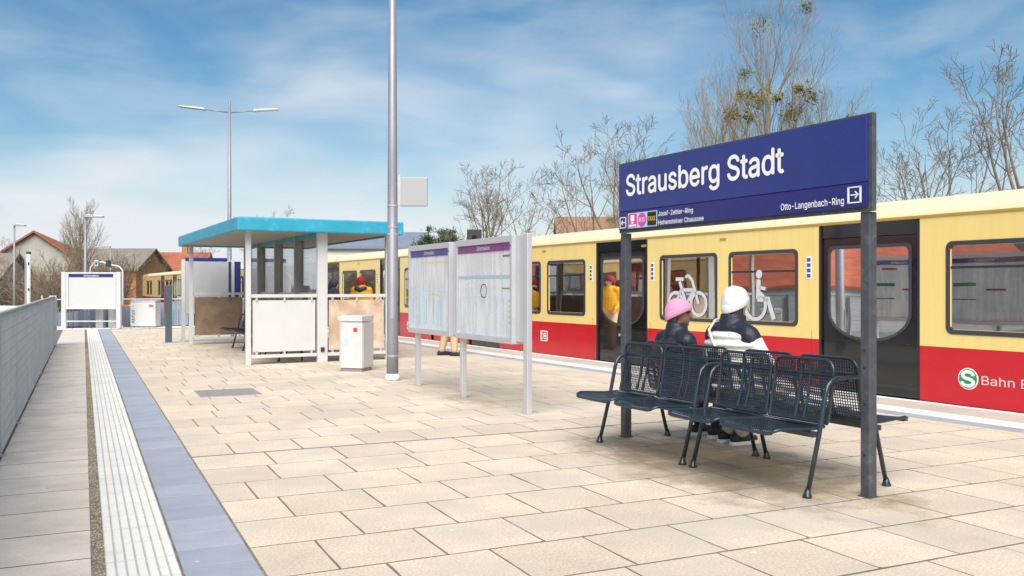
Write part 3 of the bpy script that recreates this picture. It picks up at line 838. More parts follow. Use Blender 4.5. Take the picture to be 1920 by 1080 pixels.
for a, b, c, d in ((2.675, 2.69, 1.968, 2.075), (2.775, 2.79, 1.968, 2.075), (2.675, 2.79, 1.966, 1.974), (2.675, 2.79, 2.069, 2.077), (2.70, 2.768, 2.018, 2.026)): flat(ar, a, b, c, d)
for s in (-1, 1): ar.prism([(2.768, 2.022), (2.742, 2.022+s*.026), (2.735, 2.022+s*.020), (2.756, 2.022)], 'y', fy, fy+.002)
part('exit_arrow', ar, 'print_white', p2)
al = G()
for a, b, c, d in ((.018, .026, 1.952, 2.05), (.108, .116, 1.952, 2.05), (.018, .116, 1.950, 1.957), (.018, .116, 2.045, 2.052), (.042, .095, 1.997, 2.005)): flat(al, a, b, c, d)
for s in (-1, 1): al.prism([(.038, 2.001), (.062, 2.001+s*.024), (.068, 2.001+s*.018), (.050, 2.001)], 'y', fy, fy+.002)
part('exit_arrow', al, 'print_white', p2)
bar = part('symbol_strip', flat(G(), .148, .582, 1.942, 2.08, fy+.001), 'print_sky', p2)
tr_ = part('tram_symbol', flat(G(), .160, .286, 1.952, 2.072, fy-.002), 'print_pink', bar)
part('tram_symbol_front', flat(flat(flat(G(), .196, .250, 2.005, 2.06, fy-.004), .205, .241, 1.985, 1.998, fy-.004), .172, .272, 1.957, 1.975, fy-.004), 'print_white', tr_)
bs = part('bus_symbol', G().prism(circ(.364, 2.012, .062, 28), 'y', fy-.002, fy+.001), 'print_magenta', bar)
lettering(bs, 'BUS', 'print_white', lambda u, v: (.322+u, fy-.0035, 1.992+v), .084, .040, .01)
tx = part('taxi_symbol', flat(G(), .446, .572, 1.952, 2.072, fy-.002), 'print_black', bar)
lettering(tx, 'TAXI', 'print_yellow', lambda u, v: (.456+u, fy-.0035, 1.993+v), .106, .038, .008)

# ------------------------------------------------------------------ wire mesh benches
def perf(f, nu, nv, bar_=0.30, corner=None):
    """perforated sheet: f(a, b) gives the point for a, b in 0..1"""
    g = G()
    for i in range(nu):
        for j in range(nv):
            a0, a1, b0, b1 = i/nu, (i+1)/nu, j/nv, (j+1)/nv
            if corner and not corner((a0+a1)/2, (b0+b1)/2): continue
            q = [(a0,b0),(a1,b0),(a1,b1),(a0,b1)]
            m_ = bar_/2
            r_ = [(a0+(a1-a0)*m_, b0+(b1-b0)*m_), (a1-(a1-a0)*m_, b0+(b1-b0)*m_), (a1-(a1-a0)*m_, b1-(b1-b0)*m_), (a0+(a1-a0)*m_, b1-(b1-b0)*m_)]
            g.add([f(*p) for p in q+r_], [(k, (k+1) % 4, 4+(k+1) % 4, 4+k) for k in range(4)])
    return g
def lerp_path(path, b):
    acc = [0]
    for p, q in zip(path, path[1:]): acc.append(acc[-1] + math.dist(p, q))
    t = b*acc[-1]
    for k in range(len(path)-1):
        if t <= acc[k+1] + 1e-9:
            w_ = (t-acc[k])/(acc[k+1]-acc[k]); return tuple(path[k][m_]*(1-w_)+path[k+1][m_]*w_ for m_ in (0, 1))
    return path[-1]
SEATP = [(.665, .435), (.645, .458), (.60, .468), (.50, .462), (.36, .452), (.25, .452), (.205, .457)]
BACKP = [(.175, .475), (.160, .52), (.135, .66), (.118, .78), (.112, .90)]
SW = .545
def rc(ra, rb, ends):
    def fn(a, b):
        for bb in ends:
            db = abs(b-bb)/rb; da = min(a, 1-a)/ra
            if da < 1 and db < 1 and (1-da)**2 + (1-db)**2 > 1: return False
        return True
    return fn
def solid(g, m, t=.004):
    o = add('tmp', g.mesh('tmp', m)); s = o.modifiers.new('s', 'SOLIDIFY'); s.thickness = t; s.offset = 0
    me = bake(o); bpy.data.objects.remove(o); return me
def rim(path, ends, r_=.0115, width=SW, rad=.075):
    """tube round the sheet's edge with rounded corners"""
    pts = []; n_ = 14
    total = sum(math.dist(p, q) for p, q in zip(path, path[1:]))
    def P(x, s): u, z = lerp_path(path, min(1, max(0, s/total))); return (x, -u, z)
    for k in range(n_+1): pts.append(P(-width/2, rad*(0 in ends) + (total - rad*((1 in ends)) - rad*(0 in ends))*k/n_))
    def corner(cx, cs, a0, a1):
        for k in range(1, 6):
            t = R(a0+(a1-a0)*k/6); pts.append(P(cx+rad*math.cos(t), cs+rad*math.sin(t)))
    if 1 in ends: corner(-width/2+rad, total-rad, 180, 90); pts.append(P(-width/2+rad, total)); pts.append(P(width/2-rad, total)); corner(width/2-rad, total-rad, 90, 0)
    for k in range(n_+1): pts.append(P(width/2, (total-rad*(1 in ends)) - (total - rad*(1 in ends) - rad*(0 in ends))*k/n_))
    if 0 in ends: corner(width/2-rad, rad, 0, -90); pts.append(P(width/2-rad, 0)); pts.append(P(-width/2+rad, 0)); corner(-width/2+rad, rad, -90, -180)
    pts.append(pts[0])
    return G().tube(pts, r_, 7, False)
seat_me = solid(perf(lambda a, b: ((a-.5)*SW, -lerp_path(SEATP, b)[0], lerp_path(SEATP, b)[1] - .012*math.sin(math.pi*a)), 26, 24, .42, rc(.12, .14, (0,))), 'bench_metal')
back_me = solid(perf(lambda a, b: ((a-.5)*SW, -lerp_path(BACKP, b)[0] + .012*math.sin(math.pi*a), lerp_path(BACKP, b)[1]), 26, 21, .28, rc(.13, .16, (1,))), 'bench_metal')
seat_rim = rim(SEATP, (0,)).mesh('rim', 'bench_metal', True); back_rim = rim(BACKP, (1,)).mesh('rim', 'bench_metal', True)
def arch(both):
    """leg and armrest tube seen from the end: foot, slanting leg, bend, arm"""
    half = [(.385, 0.012), (.275, .41), (.215, .68), (.195, .735), (.16, .768), (.11, .780)]
    pts = [(0, -u, z) for u, z in half]
    if both: pts += [(0, u, z) for u, z in half[::-1]]
    else: pts += [(0, .02, .780)]
    return G().tube(pts, .0165, 10)
def foot(u): return G().tube([(0, -u, .0), (0, -u, .012), (0, -u*.995, .03), (0, -u*.985, .06)], [.034, .032, .024, .017], 12)
def make_bench(label, both, group=None):
    b = thing('wire_bench', label, 'bench', group=group)
    for x in (-.585, .585):
        lf = part('leg_frame', arch(both), 'bench_metal', b, smooth=True); lf.location = (x, 0, 0)
        for u in ((.385, -.385) if both else (.385,)):
            f = part('foot', foot(u), 'bench_metal', lf, smooth=True)
    if not both:
        for x in (-.585, .585): part('back_leg', G().tube([(x, .02, .78), (x, .05, .45), (x, .06, 0)], .0165, 8), 'bench_metal', b, smooth=True)
    for sgn in ((0, math.pi) if both else (0,)):
        for x in (-.292, .292):
            st = add('seat', seat_me, b, (x, 0, 0), (0, 0, sgn)); add('rim', seat_rim, st)
            bk_ = add('backrest', back_me, b, (x, 0, 0), (0, 0, sgn)); add('rim', back_rim, bk_)
            br = G()
            for q in (-.03, .05): br.tube([(q, -.165, .49), (q, -.125, .62), (q, -.098, .80), (q, -.095, .86)], .012, 6)
            br.tube([(-.26, -.098, .795), (.26, -.098, .795)], .0125, 6)
            o = part('back_brace', br, 'bench_metal', b); o.location = (x, 0, 0); o.rotation_euler = (0, 0, sgn)
        o = part('beam', G().box(-.585, .585, -.335, -.285, .395, .432), 'bench_metal', b, bevel=.004); o.rotation_euler = (0, 0, sgn)
    part('cross_bar', G().tube([(-.6, 0, .768), (.6, 0, .768)], .014, 8) if both else G().tube([(-.6, .0, .768), (.6, .0, .768)], .014, 8), 'bench_metal', b)
    return b
def on_axis(t): return (4.60 + .15*t/2.81, 7.25 - t, 0)
b1 = make_bench('black wire mesh bench with back-to-back seats on which two people sit', True, 'wire mesh benches')
b1.location = on_axis(.735); b1.rotation_euler = (0, 0, SX)
b2 = copy_tree(b1); b2.location = on_axis(2.03)
b2['label'] = 'empty black wire mesh bench with back-to-back seats against the sign post'

# ------------------------------------------------------------------ information boards
BX = math.atan2(-3.31, .13)
ib = thing('information_board', 'double glazed information board with blue and purple headers on three posts', 'information board', (4.31, 12.27, 0), BX)
for x, z1 in ((0.02, .80), (1.57, .80)):
    part('post', G().box(x-.038, x+.038, -.032, .032, 0, z1), 'alu', ib, bevel=.006)
part('post', G().box(3.24, 3.335, -.032, .032, 0, 2.0), 'alu', ib, bevel=.008)
for x0, x1, hd, ps, nm in ((-.165, 1.31, 'print_blue', 'poster_a', 0), (1.49, 3.06, 'print_lilac', 'poster_b', 1)):
    fr = part('display_case', G().ring([(x0, .76), (x1, .76), (x1, 1.99), (x0, 1.99)], [(x0+.055, .83), (x1-.055, .83), (x1-.055, 1.915), (x0+.055, 1.915)], 'y', -.079, .079), 'alu', ib, bevel=.006)
    part('side_wing', G().box(x1+.004, x1+(.17 if nm else .165), -.025, .025, .79, 1.985), 'alu', fr, bevel=.005)
    for sg, pm in ((-1, ps), (1, 'poster_c' if nm else 'poster_b')):
        a, b = sorted((sg*.05, sg*.046))
        po = part('poster', G().box(x0+.05, x1-.05, a, b, .825, 1.92), pm, fr)
        a, b = sorted((sg*.058, sg*.051))
        h = part('header', G().box(x0+.055, x1-.055, a, b, 1.825, 1.914), hd, fr)
        w_ = .36
        if sg < 0: lettering(h, 'Information', 'print_white', (lambda X: lambda u, v: (X+u, -.0605, 1.845+v))((x0+x1)/2-w_/2), w_, .055, .01)
        else: lettering(h, 'Information', 'print_white', (lambda X: lambda u, v: (X-u, .0605, 1.845+v))((x0+x1)/2+w_/2), w_, .055, .01)
        a, b = sorted((sg*.075, sg*.071))
        part('pane', G().box(x0+.05, x1-.05, a, b, .825, 1.92), 'case_pane', fr)
        if sg < 0 and nm == 0:
            dt = G()
            for k in range(34): dt.box(x0+.42+k*.028, x0+.434+k*.028, -.0535, -.0505, 1.735, 1.747)
            for k in range(14): dt.box(x0+.70+k*.026, x0+.714+k*.026, -.0535, -.0505, 1.300, 1.310)
            part('timetable_marks', dt, 'print_yellow', po)
            tb = G()
            for k in range(5): tb.box(x0+.12+k*.25, x0+.14+k*.25, -.0525, -.0505, .90, 1.25)
            part('table_rules', tb, 'print_sky', po)
        if sg < 0 and nm == 1:
            part('map_circle', G().ring([( (x0+x1)/2+.085*math.cos(R(t)), 1.36+.085*math.sin(R(t))) for t in range(0, 360, 12)], [((x0+x1)/2+.076*math.cos(R(t)), 1.36+.076*math.sin(R(t))) for t in range(0, 360, 12)], 'y', -.0535, -.0505), 'print_black', po)
            part('map_band', G().box(x0+.06, x1-.06, -.0525, -.0505, 1.505, 1.545), 'print_sky', po)
            part('legend_line', G().box(x1-.30, x1-.07, -.0535, -.0505, 1.385, 1.395), 'print_green', po)
            lg = G()
            for k in range(5): lg.box(x1-.13, x1-.085, -.0535, -.0505, .99+k*.062, 1.015+k*.062)
            part('legend_marks', lg, 'print_yellow', po)
            part('legend_bar', G().box(x1-.27, x1-.07, -.0535, -.0505, 1.752, 1.775), 'drain', po)
        if sg > 0:
            gb = G(); gb.box(x0+.2, x0+.62, .0505, .0535, 1.42, 1.48); gb.box(x0+.2, x0+.62, .0505, .0535, 1.18, 1.20)
            part('poster_band', gb, 'print_green', po)
            part('poster_band', G().box(x0+.8, x0+1.15, .0505, .0535, 1.34, 1.375).box(x0+.35, x0+.68, .0505, .0535, 1.73, 1.765), 'print_red', po)
    part('lock', G().prism(circ(x1-.03, 1.87, .011, 10), 'y', -.082, -.078), 'print_black', fr)

# ------------------------------------------------------------------ lamp posts
def lamp_post(label, loc, rz, h=8.0, arms=True, panel=False, clip=False):
    lp = thing('lamp_post', label, 'lamp post', loc, rz, 'tapered lamp posts on the platform')
    part('pole', G().tube([(0,0,.06), (0,0,.58), (0,0,.60), (0,0,2.2), (0,0,2.21), (0,0,3.0), (0,0,h)], [.090,.090,.085,.083,.078,.074,.044], 20), 'pole_grey', lp, smooth=True)
    part('foot', G().tube([(0,0,0), (0,0,.05), (0,0,.10)], [.118,.112,.092], 18), 'edge_white', lp, smooth=True)
    for z, r_ in ((.36, .0925), (2.19, .0845), (2.62, .082), (2.30, .0815)): part('band', G().tube([(0,0,z), (0,0,z+.025)], r_, 20), 'galv', lp)
    part('hatch', G().box(-.035, .035, -.094, -.078, .55, .95), 'pole_grey', lp, bevel=.004)
    if arms:
        for s in (-1, 1):
            arm = part('arm', G().tube([(s*.03,0,h-.42), (s*.85,0,h-.34)], [.028,.020], 8), 'pole_grey', lp, smooth=True)
            part('luminaire', G().prism([(s*.80,h-.375), (s*.86,h-.30), (s*1.68,h-.245), (s*1.70,h-.285)], 'y', -.13, .13), 'galv', arm, bevel=.01)
    if panel:
        pl = part('antenna_panel', G().box(.125, .535, -.045, -.005, 2.62, 3.06), 'panel_grey', lp, bevel=.015)
        part('bracket', G().box(.085, .13, -.04, -.01, 2.64, 3.09).box(-.09, .10, -.01, .01, 2.68, 2.70).box(-.09, .10, -.01, .01, 2.94, 2.96), 'galv', pl)
    if clip: part('bird_figure', G().tube([(-.10,-.06,3.02), (-.10,-.06,3.45)], [.09,.03], 8).ell((-.06,-.06,3.06), (.12,.07,.08)), 'brass', lp)
    return lp
lamp_post('tall grey lamp post with a square white panel beside the information board', (4.22, 13.15, 0), R(-27), panel=True)
lamp_post('grey lamp post with two lamp arms rising behind the blue-roofed shelter', (4.66, 33.19, 0), R(-16), clip=True)

# ------------------------------------------------------------------ litter bin
bn = thing('litter_bin', 'grey metal litter bin with rounded front beside the lamp post', 'litter bin', (4.16, 14.95, 0), R(-42))
def bin_outline(s=1.0):
    pts = []
    for cx, cy, a0 in ((.20, .20, 0), (-.20, .20, 90), (-.14, -.14, 180), (.20, -.20, 270)):
        r_ = .02 if cx > 0 or cy > 0 else .09
        for k in range(6): t = R(a0+18*k); pts.append(((cx+r_*math.cos(t))*s, (cy+r_*math.sin(t))*s))
    return pts
part('plinth', G().prism(bin_outline(.9), 'z', 0, .06), 'plate', bn)
part('body', G().prism(bin_outline(), 'z', .06, .82), 'bin_metal', bn)
part('front_sheet', G().box(.2215, .228, -.19, .19, .08, .80), 'bin_white', bn)
part('lid', G().prism([(-.235, .86), (-.19, .83), (.22, .83), (.22, .93), (-.10, .935), (-.235, .90)], 'y', -.225, .225), 'bin_metal', bn, bevel=.015)
part('opening', G().prism([(-.242, .868), (-.235, .862), (-.235, .895), (-.10, .94), (-.11, .945), (-.242, .905)], 'y', -.20, .15), 'print_sky', bn)
st = part('label', G().box(-.13, .0, -.2265, -.2185, .36, .74), 'print_white', bn)
part('label_picture', G().box(-.11, -.03, -.2295, -.2255, .44, .56), 'print_sky', st)
part('emblem', G().box(.06, .125, -.2265, -.2185, .66, .73), 'print_red', bn)

# ------------------------------------------------------------------ shelter with blue roof
SH = thing('shelter', 'waiting shelter with bright blue roof edge and half-height panels', 'shelter', (4.05, 16.92, 0), R(2.7))
RX0, RX1, RY0, RY1 = -1.62, 1.50, -.36, 6.85
sr = part('roof', G().box(RX0+.02, RX1-.02, RY0+.02, RY1-.02, 2.60, 2.645), 'shelter_teal', SH)
part('fascia', G().ring([(RX0, RY0), (RX1, RY0), (RX1, RY1), (RX0, RY1)], [(RX0+.05, RY0+.05), (RX1-.05, RY0+.05), (RX1-.05, RY1-.05), (RX0+.05, RY1-.05)], 'z', 2.405, 2.655), 'shelter_teal', sr, bevel=.025)
for k in range(12):
    w_ = (RY1-RY0-.1)/12
    part('soffit_board', G().box(RX0+.052, RX1-.052, RY0+.052+k*w_, RY0+.046+(k+1)*w_, 2.44, 2.46), 'shelter_soffit', sr)
SPY = [0, 1.65, 3.35, 5.05, 6.55]
for k, y in enumerate(SPY):
    part('post', G().box(-.095, .095, y-.05, y+.05, 0, 2.44), 'white_paint' if k == 0 else 'shelter_post_dark', SH, bevel=.006)
for y in (0, 6.55):
    for x in (-1.36, 1.30):
        part('post', G().box(x-.045, x+.045, y-.045, y+.045, 0, 2.44), 'white_paint', SH, bevel=.005)
part('roof_beam', G().box(-.06, .06, .1, 6.5, 2.36, 2.437), 'shelter_teal', SH)
def panel(x0, x1, y0, y1, m, nm='panel'):
    """half-height panel between two rails, running along x or y"""
    ax = abs(x1-x0) > abs(y1-y0)
    def B(g, a, b, z0, z1, th): return g.box(a, b, y0-th, y0+th, z0, z1) if ax else g.box(x0-th, x0+th, a, b, z0, z1)
    a, b = (x0, x1) if ax else (y0, y1)
    p_ = part(nm, B(G(), a+.03, b-.03, .225, 1.165, .006), m, SH)
    part('rail', B(G(), a, b, 1.215, 1.275, .028), 'white_paint', p_, bevel=.004)
    part('rail', B(G(), a, b, .115, .175, .028), 'white_paint', p_, bevel=.004)
    for q in (a+.10, (a+b)/2, b-.10):
        for z in (1.14, .16): part('clamp', B(G(), q-.018, q+.018, z, z+.09, .022), 'alu', p_)
for y in (0, 6.55):
    near = y == 0
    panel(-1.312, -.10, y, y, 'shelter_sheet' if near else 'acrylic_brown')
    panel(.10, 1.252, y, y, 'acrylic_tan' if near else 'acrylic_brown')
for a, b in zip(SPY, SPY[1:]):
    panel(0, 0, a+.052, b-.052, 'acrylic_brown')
    gp = part('glass_pane', G().box(-.006, .006, a+.06, b-.06, 1.30, 2.34), 'shelter_pane', SH)
    part('glazing_bead', G().box(-.02, .02, a+.055, b-.055, 1.278, 1.299), 'alu', gp)
part('padlock', G().box(-.04, .03, -.075, -.055, .20, .28), 'signal_black', SH)
b3 = make_bench('black wire mesh bench under the shelter, facing the grating fence', False, 'wire mesh benches')
for k, y in enumerate((1.1, 2.7, 4.35)):
    o = b3 if k == 0 else copy_tree(b3)
    M_ = Matrix.Rotation(R(2.7), 4, 'Z') @ Vector((-.30, y, 0))
    o.location = (4.05 + M_.x, 16.92 + M_.y, 0); o.rotation_euler = (0, 0, R(-90+2.7))

# ------------------------------------------------------------------ displays and stele beyond the shelter
vt = thing('display_board', 'pale grey display board with navy blue edge behind the shelter', 'display board', (2.95, 24.75, 0), R(-3))
for x in (-.62, .60): part('post', G().box(x-.045, x+.045, -.045, .045, 0, 2.12), 'white_paint', vt, bevel=.005)
part('panel', G().box(-.57, .50, -.05, .05, .72, 2.08), 'alu', vt, bevel=.01)
part('top_edge', G().box(-.57, .46, -.06, .06, 2.083, 2.17), 'sign_navy', vt)
part('side_edge', G().box(.506, .553, -.07, .07, .72, 2.08), 'sign_navy', vt)
part('navy_side', G().box(.648, .80, -.07, .07, .72, 2.08), 'sign_navy', vt)
stl = thing('stele', 'slim dark slate stele standing in front of the far fence', 'stele', (1.94, 24.4, 0), R(-8))
part('body', G().box(-.075, .085, -.05, .05, .015, 1.45), 'slate', stl, bevel=.006)
part('red_side', G().box(-.10, -.079, -.045, .045, .75, 1.44), 'stele_red', stl)
part('base_plate', G().box(-.15, .15, -.1, .1, 0, .014), 'galv', stl)
fv = thing('display_board', 'white empty display board with blue Information header at the platform end', 'display board', (.25, 34.0, 0), R(-25))
for x in (-.93, .93): part('post', G().box(x-.075, x+.075, -.06, .06, 0, 1.93), 'white_paint', fv, bevel=.01)
fc = part('case', G().ring([(-.85, .66), (.85, .66), (.85, 1.92), (-.85, 1.92)], [(-.76, .74), (.76, .74), (.76, 1.86), (-.76, 1.86)], 'y', -.06, .06), 'white_paint', fv, bevel=.006)
part('sheet', G().box(-.77, .77, -.02, .02, .73, 1.87), 'bin_white', fc)
hh = part('header', G().box(-.755, .755, -.028, -.021, 1.75, 1.855), 'sign_navy', fc)
lettering(hh, 'Information', 'print_white', lambda u, v: (-.25+u, -.0305, 1.77+v), .50, .065, .01)
part('rail', G().tube([(-.85, 0, .25), (.85, 0, .25)], .02, 8), 'white_paint', fv)
# railing with blue-grey boards closing the far end
def far_fence(x0, y0, x1, y1, h0, h1, label):
    L_ = math.hypot(x1-x0, y1-y0)
    f = thing('board_fence', label, 'fence', (x0, y0, 0), math.atan2(y1-y0, x1-x0), 'fences at the platform end')
    n_ = int(L_/.16)
    for k in range(n_):
        a = k*L_/n_; hh_ = h0 + (h1-h0)*(k+.5)/n_
        part('board', G().box(a+.006, a+L_/n_-.006, -.012+random.uniform(-.004, .004), .012, -.9 if False else .04, hh_), 'fence_blue', f)
    for k in range(max(2, int(L_/1.4)+1)):
        a = k*L_/max(1, int(L_/1.4)); part('post', G().box(a-.022, a+.022, .016, .06, -.2, 1.12), 'white_paint', f)
    for z in (.98, .36): part('rail', G().tube([(0, .085, z), (L_, .085, z)], .020, 8), 'white_paint', f)
    return f
far_fence(-1.3, 35.3, 1.0, 35.1, .48, .70, 'blue-grey board fence behind the white empty display board')
far_fence(1.2, 35.2, 3.6, 34.7, .72, .98, 'blue-grey board fence behind the white waste container')
far_fence(3.7, 34.6, 7.2, 34.3, .98, .60, 'blue-grey board fence ending near the train')
ab = thing('waste_container', 'white waste container with sideways black word Abfall', 'container', (1.98, 34.35, 0), R(-25))
cb = part('body', G().box(-.44, .44, -.25, .25, .04, .88), 'bin_white', ab, bevel=.02)
lettering(cb, 'Abfall -', 'print_black', lambda u, v: (-.28-v, -.2535, .14+u), .62, .12, .0)
part('red_tag', G().box(.22, .36, -.256, -.251, .72, .80), 'orange_paint', cb)
for x in (-.36, .36):
    for y in (-.16, .16): part('castor', G().prism([(y+.04*math.cos(R(t)), .041+.04*math.sin(R(t))) for t in range(0, 360, 30)], 'x', x-.02, x+.02), 'rubber', ab)
part('lid', G().prism([(-.25, .882), (.25, .882), (.25, .94), (0, .97), (-.25, .92)], 'x', -.45, .45), 'galv', ab, bevel=.01)
for i, (x, y) in enumerate(((.55, 34.75), (.95, 34.62))):
    tm = thing('ticket_machine', ('slim white cabinet', 'slim white cabinet with grey door')[i] + ' half hidden under the white display board', 'cabinet', (x, y, 0), R(-25))
    part('body', G().box(-.13, .13, -.12, .12, .0, .80), 'bin_white', tm, bevel=.01)
    part('door', G().box(-.09, .07 if i else -.02, -.127, -.121, .12, .70), 'bin_metal' if i else 'render_sand', tm)

# ------------------------------------------------------------------ bare trees
def rot_about(v, axis, ang): return Matrix.Rotation(ang, 3, axis) @ v
def grow(rnd_, p, d, L_, r_, lev, cfg, out):
    """one tapering branch as a bent tube, then its children"""
    c = cfg[lev]; n_ = c['seg']; pts = [p.copy()]; rs = [r_]
    d = d.normalized(); dirs = [d]
    for k in range(n_):
        ax = Vector((rnd_.uniform(-1, 1), rnd_.uniform(-1, 1), rnd_.uniform(-.3, .3)))
        d = (d + ax*c['bend'] + Vector((0, 0, c['up']))).normalized()
        p = p + d*(L_/n_); pts.append(p.copy()); rs.append(max(RMIN[0], r_*(1-(1-c['tip'])*(k+1)/n_))); dirs.append(d)
    out[lev].tube(pts, rs, c['sides'], False)
    if lev+1 >= len(cfg): return
    m_ = cfg[lev+1]; cnt = rnd_.randint(*m_['n'])
    az0 = rnd_.uniform(0, 6.28)
    for k in range(cnt):
        t = m_['from'] + (1-m_['from'])*((k + rnd_.random())/cnt)
        f = t*n_; i = min(int(f), n_-1); q = pts[i].lerp(pts[i+1], f-i); dd = dirs[i+1]
        perp = dd.orthogonal().normalized(); perp = rot_about(perp, dd, az0 + k*2.4 + rnd_.uniform(-.5, .5))
        a = R(rnd_.uniform(*m_['ang'])); nd = dd*math.cos(a) + perp*math.sin(a)
        rr = rs[i]*(1-(f-i)) + rs[min(i+1, n_)]*(f-i)
        grow(rnd_, q, nd, L_*rnd_.uniform(*m_['len'])*(1.15-.55*t), rr*m_['rad'], lev+1, cfg, out)
def tree_cfg(kind):
    if kind == 'pollard':
        return [dict(seg=6, bend=.07, up=.03, tip=.38, sides=9),
                dict(seg=8, bend=.14, up=.12, tip=.12, sides=7, n=(4, 5), **{'from': .45}, ang=(15, 45), len=(.85, 1.15), rad=.62),
                dict(seg=5, bend=.20, up=.10, tip=.35, sides=5, n=(5, 6), **{'from': .30}, ang=(25, 55), len=(.38, .60), rad=.50),
                dict(seg=4, bend=.22, up=.06, tip=.4, sides=4, n=(3, 5), **{'from': .3}, ang=(25, 60), len=(.38, .6), rad=.52),
                dict(seg=3, bend=.22, up=.06, tip=.4, sides=3, n=(5, 6), **{'from': .15}, ang=(20, 55), len=(.45, .75), rad=.5)]
    if kind == 'poplar':
        return [dict(seg=8, bend=.03, up=.06, tip=.22, sides=9),
                dict(seg=7, bend=.06, up=.13, tip=.25, sides=6, n=(26, 30), **{'from': .10}, ang=(22, 46), len=(.42, .66), rad=.46),
                dict(seg=5, bend=.09, up=.12, tip=.3, sides=4, n=(10, 13), **{'from': .15}, ang=(18, 40), len=(.30, .5), rad=.5),
                dict(seg=4, bend=.12, up=.08, tip=.4, sides=3, n=(8, 10), **{'from': .15}, ang=(15, 42), len=(.35, .6), rad=.55)]
    return [dict(seg=3, bend=.1, up=.05, tip=.6, sides=6),
            dict(seg=5, bend=.12, up=.08, tip=.3, sides=5, n=(12, 15), **{'from': .05}, ang=(8, 52), len=(1.4, 2.0), rad=.5),
            dict(seg=4, bend=.16, up=.06, tip=.3, sides=4, n=(8, 11), **{'from': .10}, ang=(20, 50), len=(.35, .6), rad=.55),
            dict(seg=3, bend=.18, up=.05, tip=.4, sides=3, n=(7, 10), **{'from': .10}, ang=(20, 55), len=(.35, .6), rad=.6)]
RMIN = [.006]
def tree_mesh(seed, kind, h, r_, pale=False, trunk_len=.45):
    RMIN[0] = dict(pollard=.0062, poplar=.005, shrub=.012)[kind]
    rnd_ = random.Random(seed); cfg = tree_cfg(kind); out = [G() for _ in cfg]
    grow(rnd_, Vector((0, 0, 0)), Vector((rnd_.uniform(-.05, .05), rnd_.uniform(-.05, .05), 1)), h*trunk_len, r_, 0, cfg, out)
    tk, cr = G(), G()
    for i, g in enumerate(out): (tk if i < 2 else cr).add(g.v, g.f)
    top = max(v[2] for v in cr.v); s = h/top
    for g in (tk, cr): g.v = [(a*s, b*s, c*s) for a, b, c in g.v]
    return (tk.mesh('trunk', 'bark_pale' if pale else 'bark', True), cr.mesh('branches', 'twig_pale' if pale else 'twig'), [v for v in cr.v])
def put_tree(name, tm, loc, rz, label, group, sc=1.0):
    t = thing(name, label, 'tree' if name != 'shrub' else 'shrub', loc, rz, group); t.scale = (sc, sc, sc)
    add('trunk', tm[0], t); add('branches', tm[1], t)
    return t
GZ = -1.3
pol = [tree_mesh(s, 'pollard', 10.0, .15) for s in (11, 23, 37)]
PG = 'bare pollarded trees behind the train'
for k, (x, y, top, which, rz, lab) in enumerate((
    (14.14, 33.14, 6.6, 0, 40, 'bare spreading tree beside the dark conifers beyond the train'),
    (15.60, 34.70, 6.5, 1, 200, 'bare tree close beside the spreading tree behind the information board'),
    (14.86, 30.58, 5.9, 2, 90, 'low bare forked tree between the information board and the name sign'),
    (16.14, 27.76, 6.5, 1, 300, 'thick bare tree with mossy trunk beside the brown tiled roof'),
    (18.42, 28.90, 8.2, 0, 150, 'tall bare tree rising next to the left edge of the name sign'),
    (24.87, 21.43, 7.3, 2, 30, 'bare forked tree just beyond the arrow end of the name sign'),
    (26.22, 20.79, 7.9, 1, 110, 'middle bare tree of the three past the arrow end of the sign'),
    (26.60, 19.00, 8.9, 0, 260, 'tallest of the three bare trees past the arrow end of the sign'))):
    put_tree('bare_tree', pol[which], (x, y, GZ), R(rz), lab, PG, (top-GZ)/10.0)
def mistletoe(tree, pts, n_, seed, size=.55):
    rnd_ = random.Random(seed)
    for k in range(n_):
        c = Vector(rnd_.choice(pts)); g = G(); rr = size*rnd_.uniform(.5, 1.1)
        for _ in range(170):
            d = Vector((rnd_.gauss(0, 1)*.55, rnd_.gauss(0, 1)*.55, rnd_.gauss(0, 1)*.5))*rr
            u = Vector((rnd_.gauss(0, 1), rnd_.gauss(0, 1), rnd_.gauss(0, 1))).normalized()*rnd_.uniform(.04, .10); w_ = u.orthogonal()*.35
            p = c+d; g.add([p-u, p+w_, p+u, p-w_], [(0, 1, 2, 3)])
        part('mistletoe_clump', g, 'mistletoe', tree, kind='stuff')
pp = [tree_mesh(5, 'poplar', 16.0, .24, True, .8), tree_mesh(9, 'poplar', 13.0, .22, True, .75)]
for x, y, h, w, rz, lab, sd, nm in ((28.67, 32.90, 17.6, 0, 20, 'tallest bare poplar with green mistletoe clumps above the name sign', 2, 10),
                              (24.97, 32.44, 12.6, 1, 130, 'shorter bare poplar with sparse mistletoe left of the tallest poplar', 4, 5),
                              (30.3, 31.0, 13.0, 1, 250, 'slender bare poplar standing close behind the tallest poplar', 6, 5),
                              (22.3, 33.6, 9.0, 1, 10, 'lowest bare poplar next to the tree at the edge of the sign', 8, 1)):
    t = put_tree('poplar', pp[w], (x, y, GZ), R(rz), lab, 'bare poplars with mistletoe', h/(16.0 if w == 0 else 13.0))
    mistletoe(t, [v for v in pp[w][2] if v[2] > (9.5 if w == 0 else 5)], nm, sd, .42)
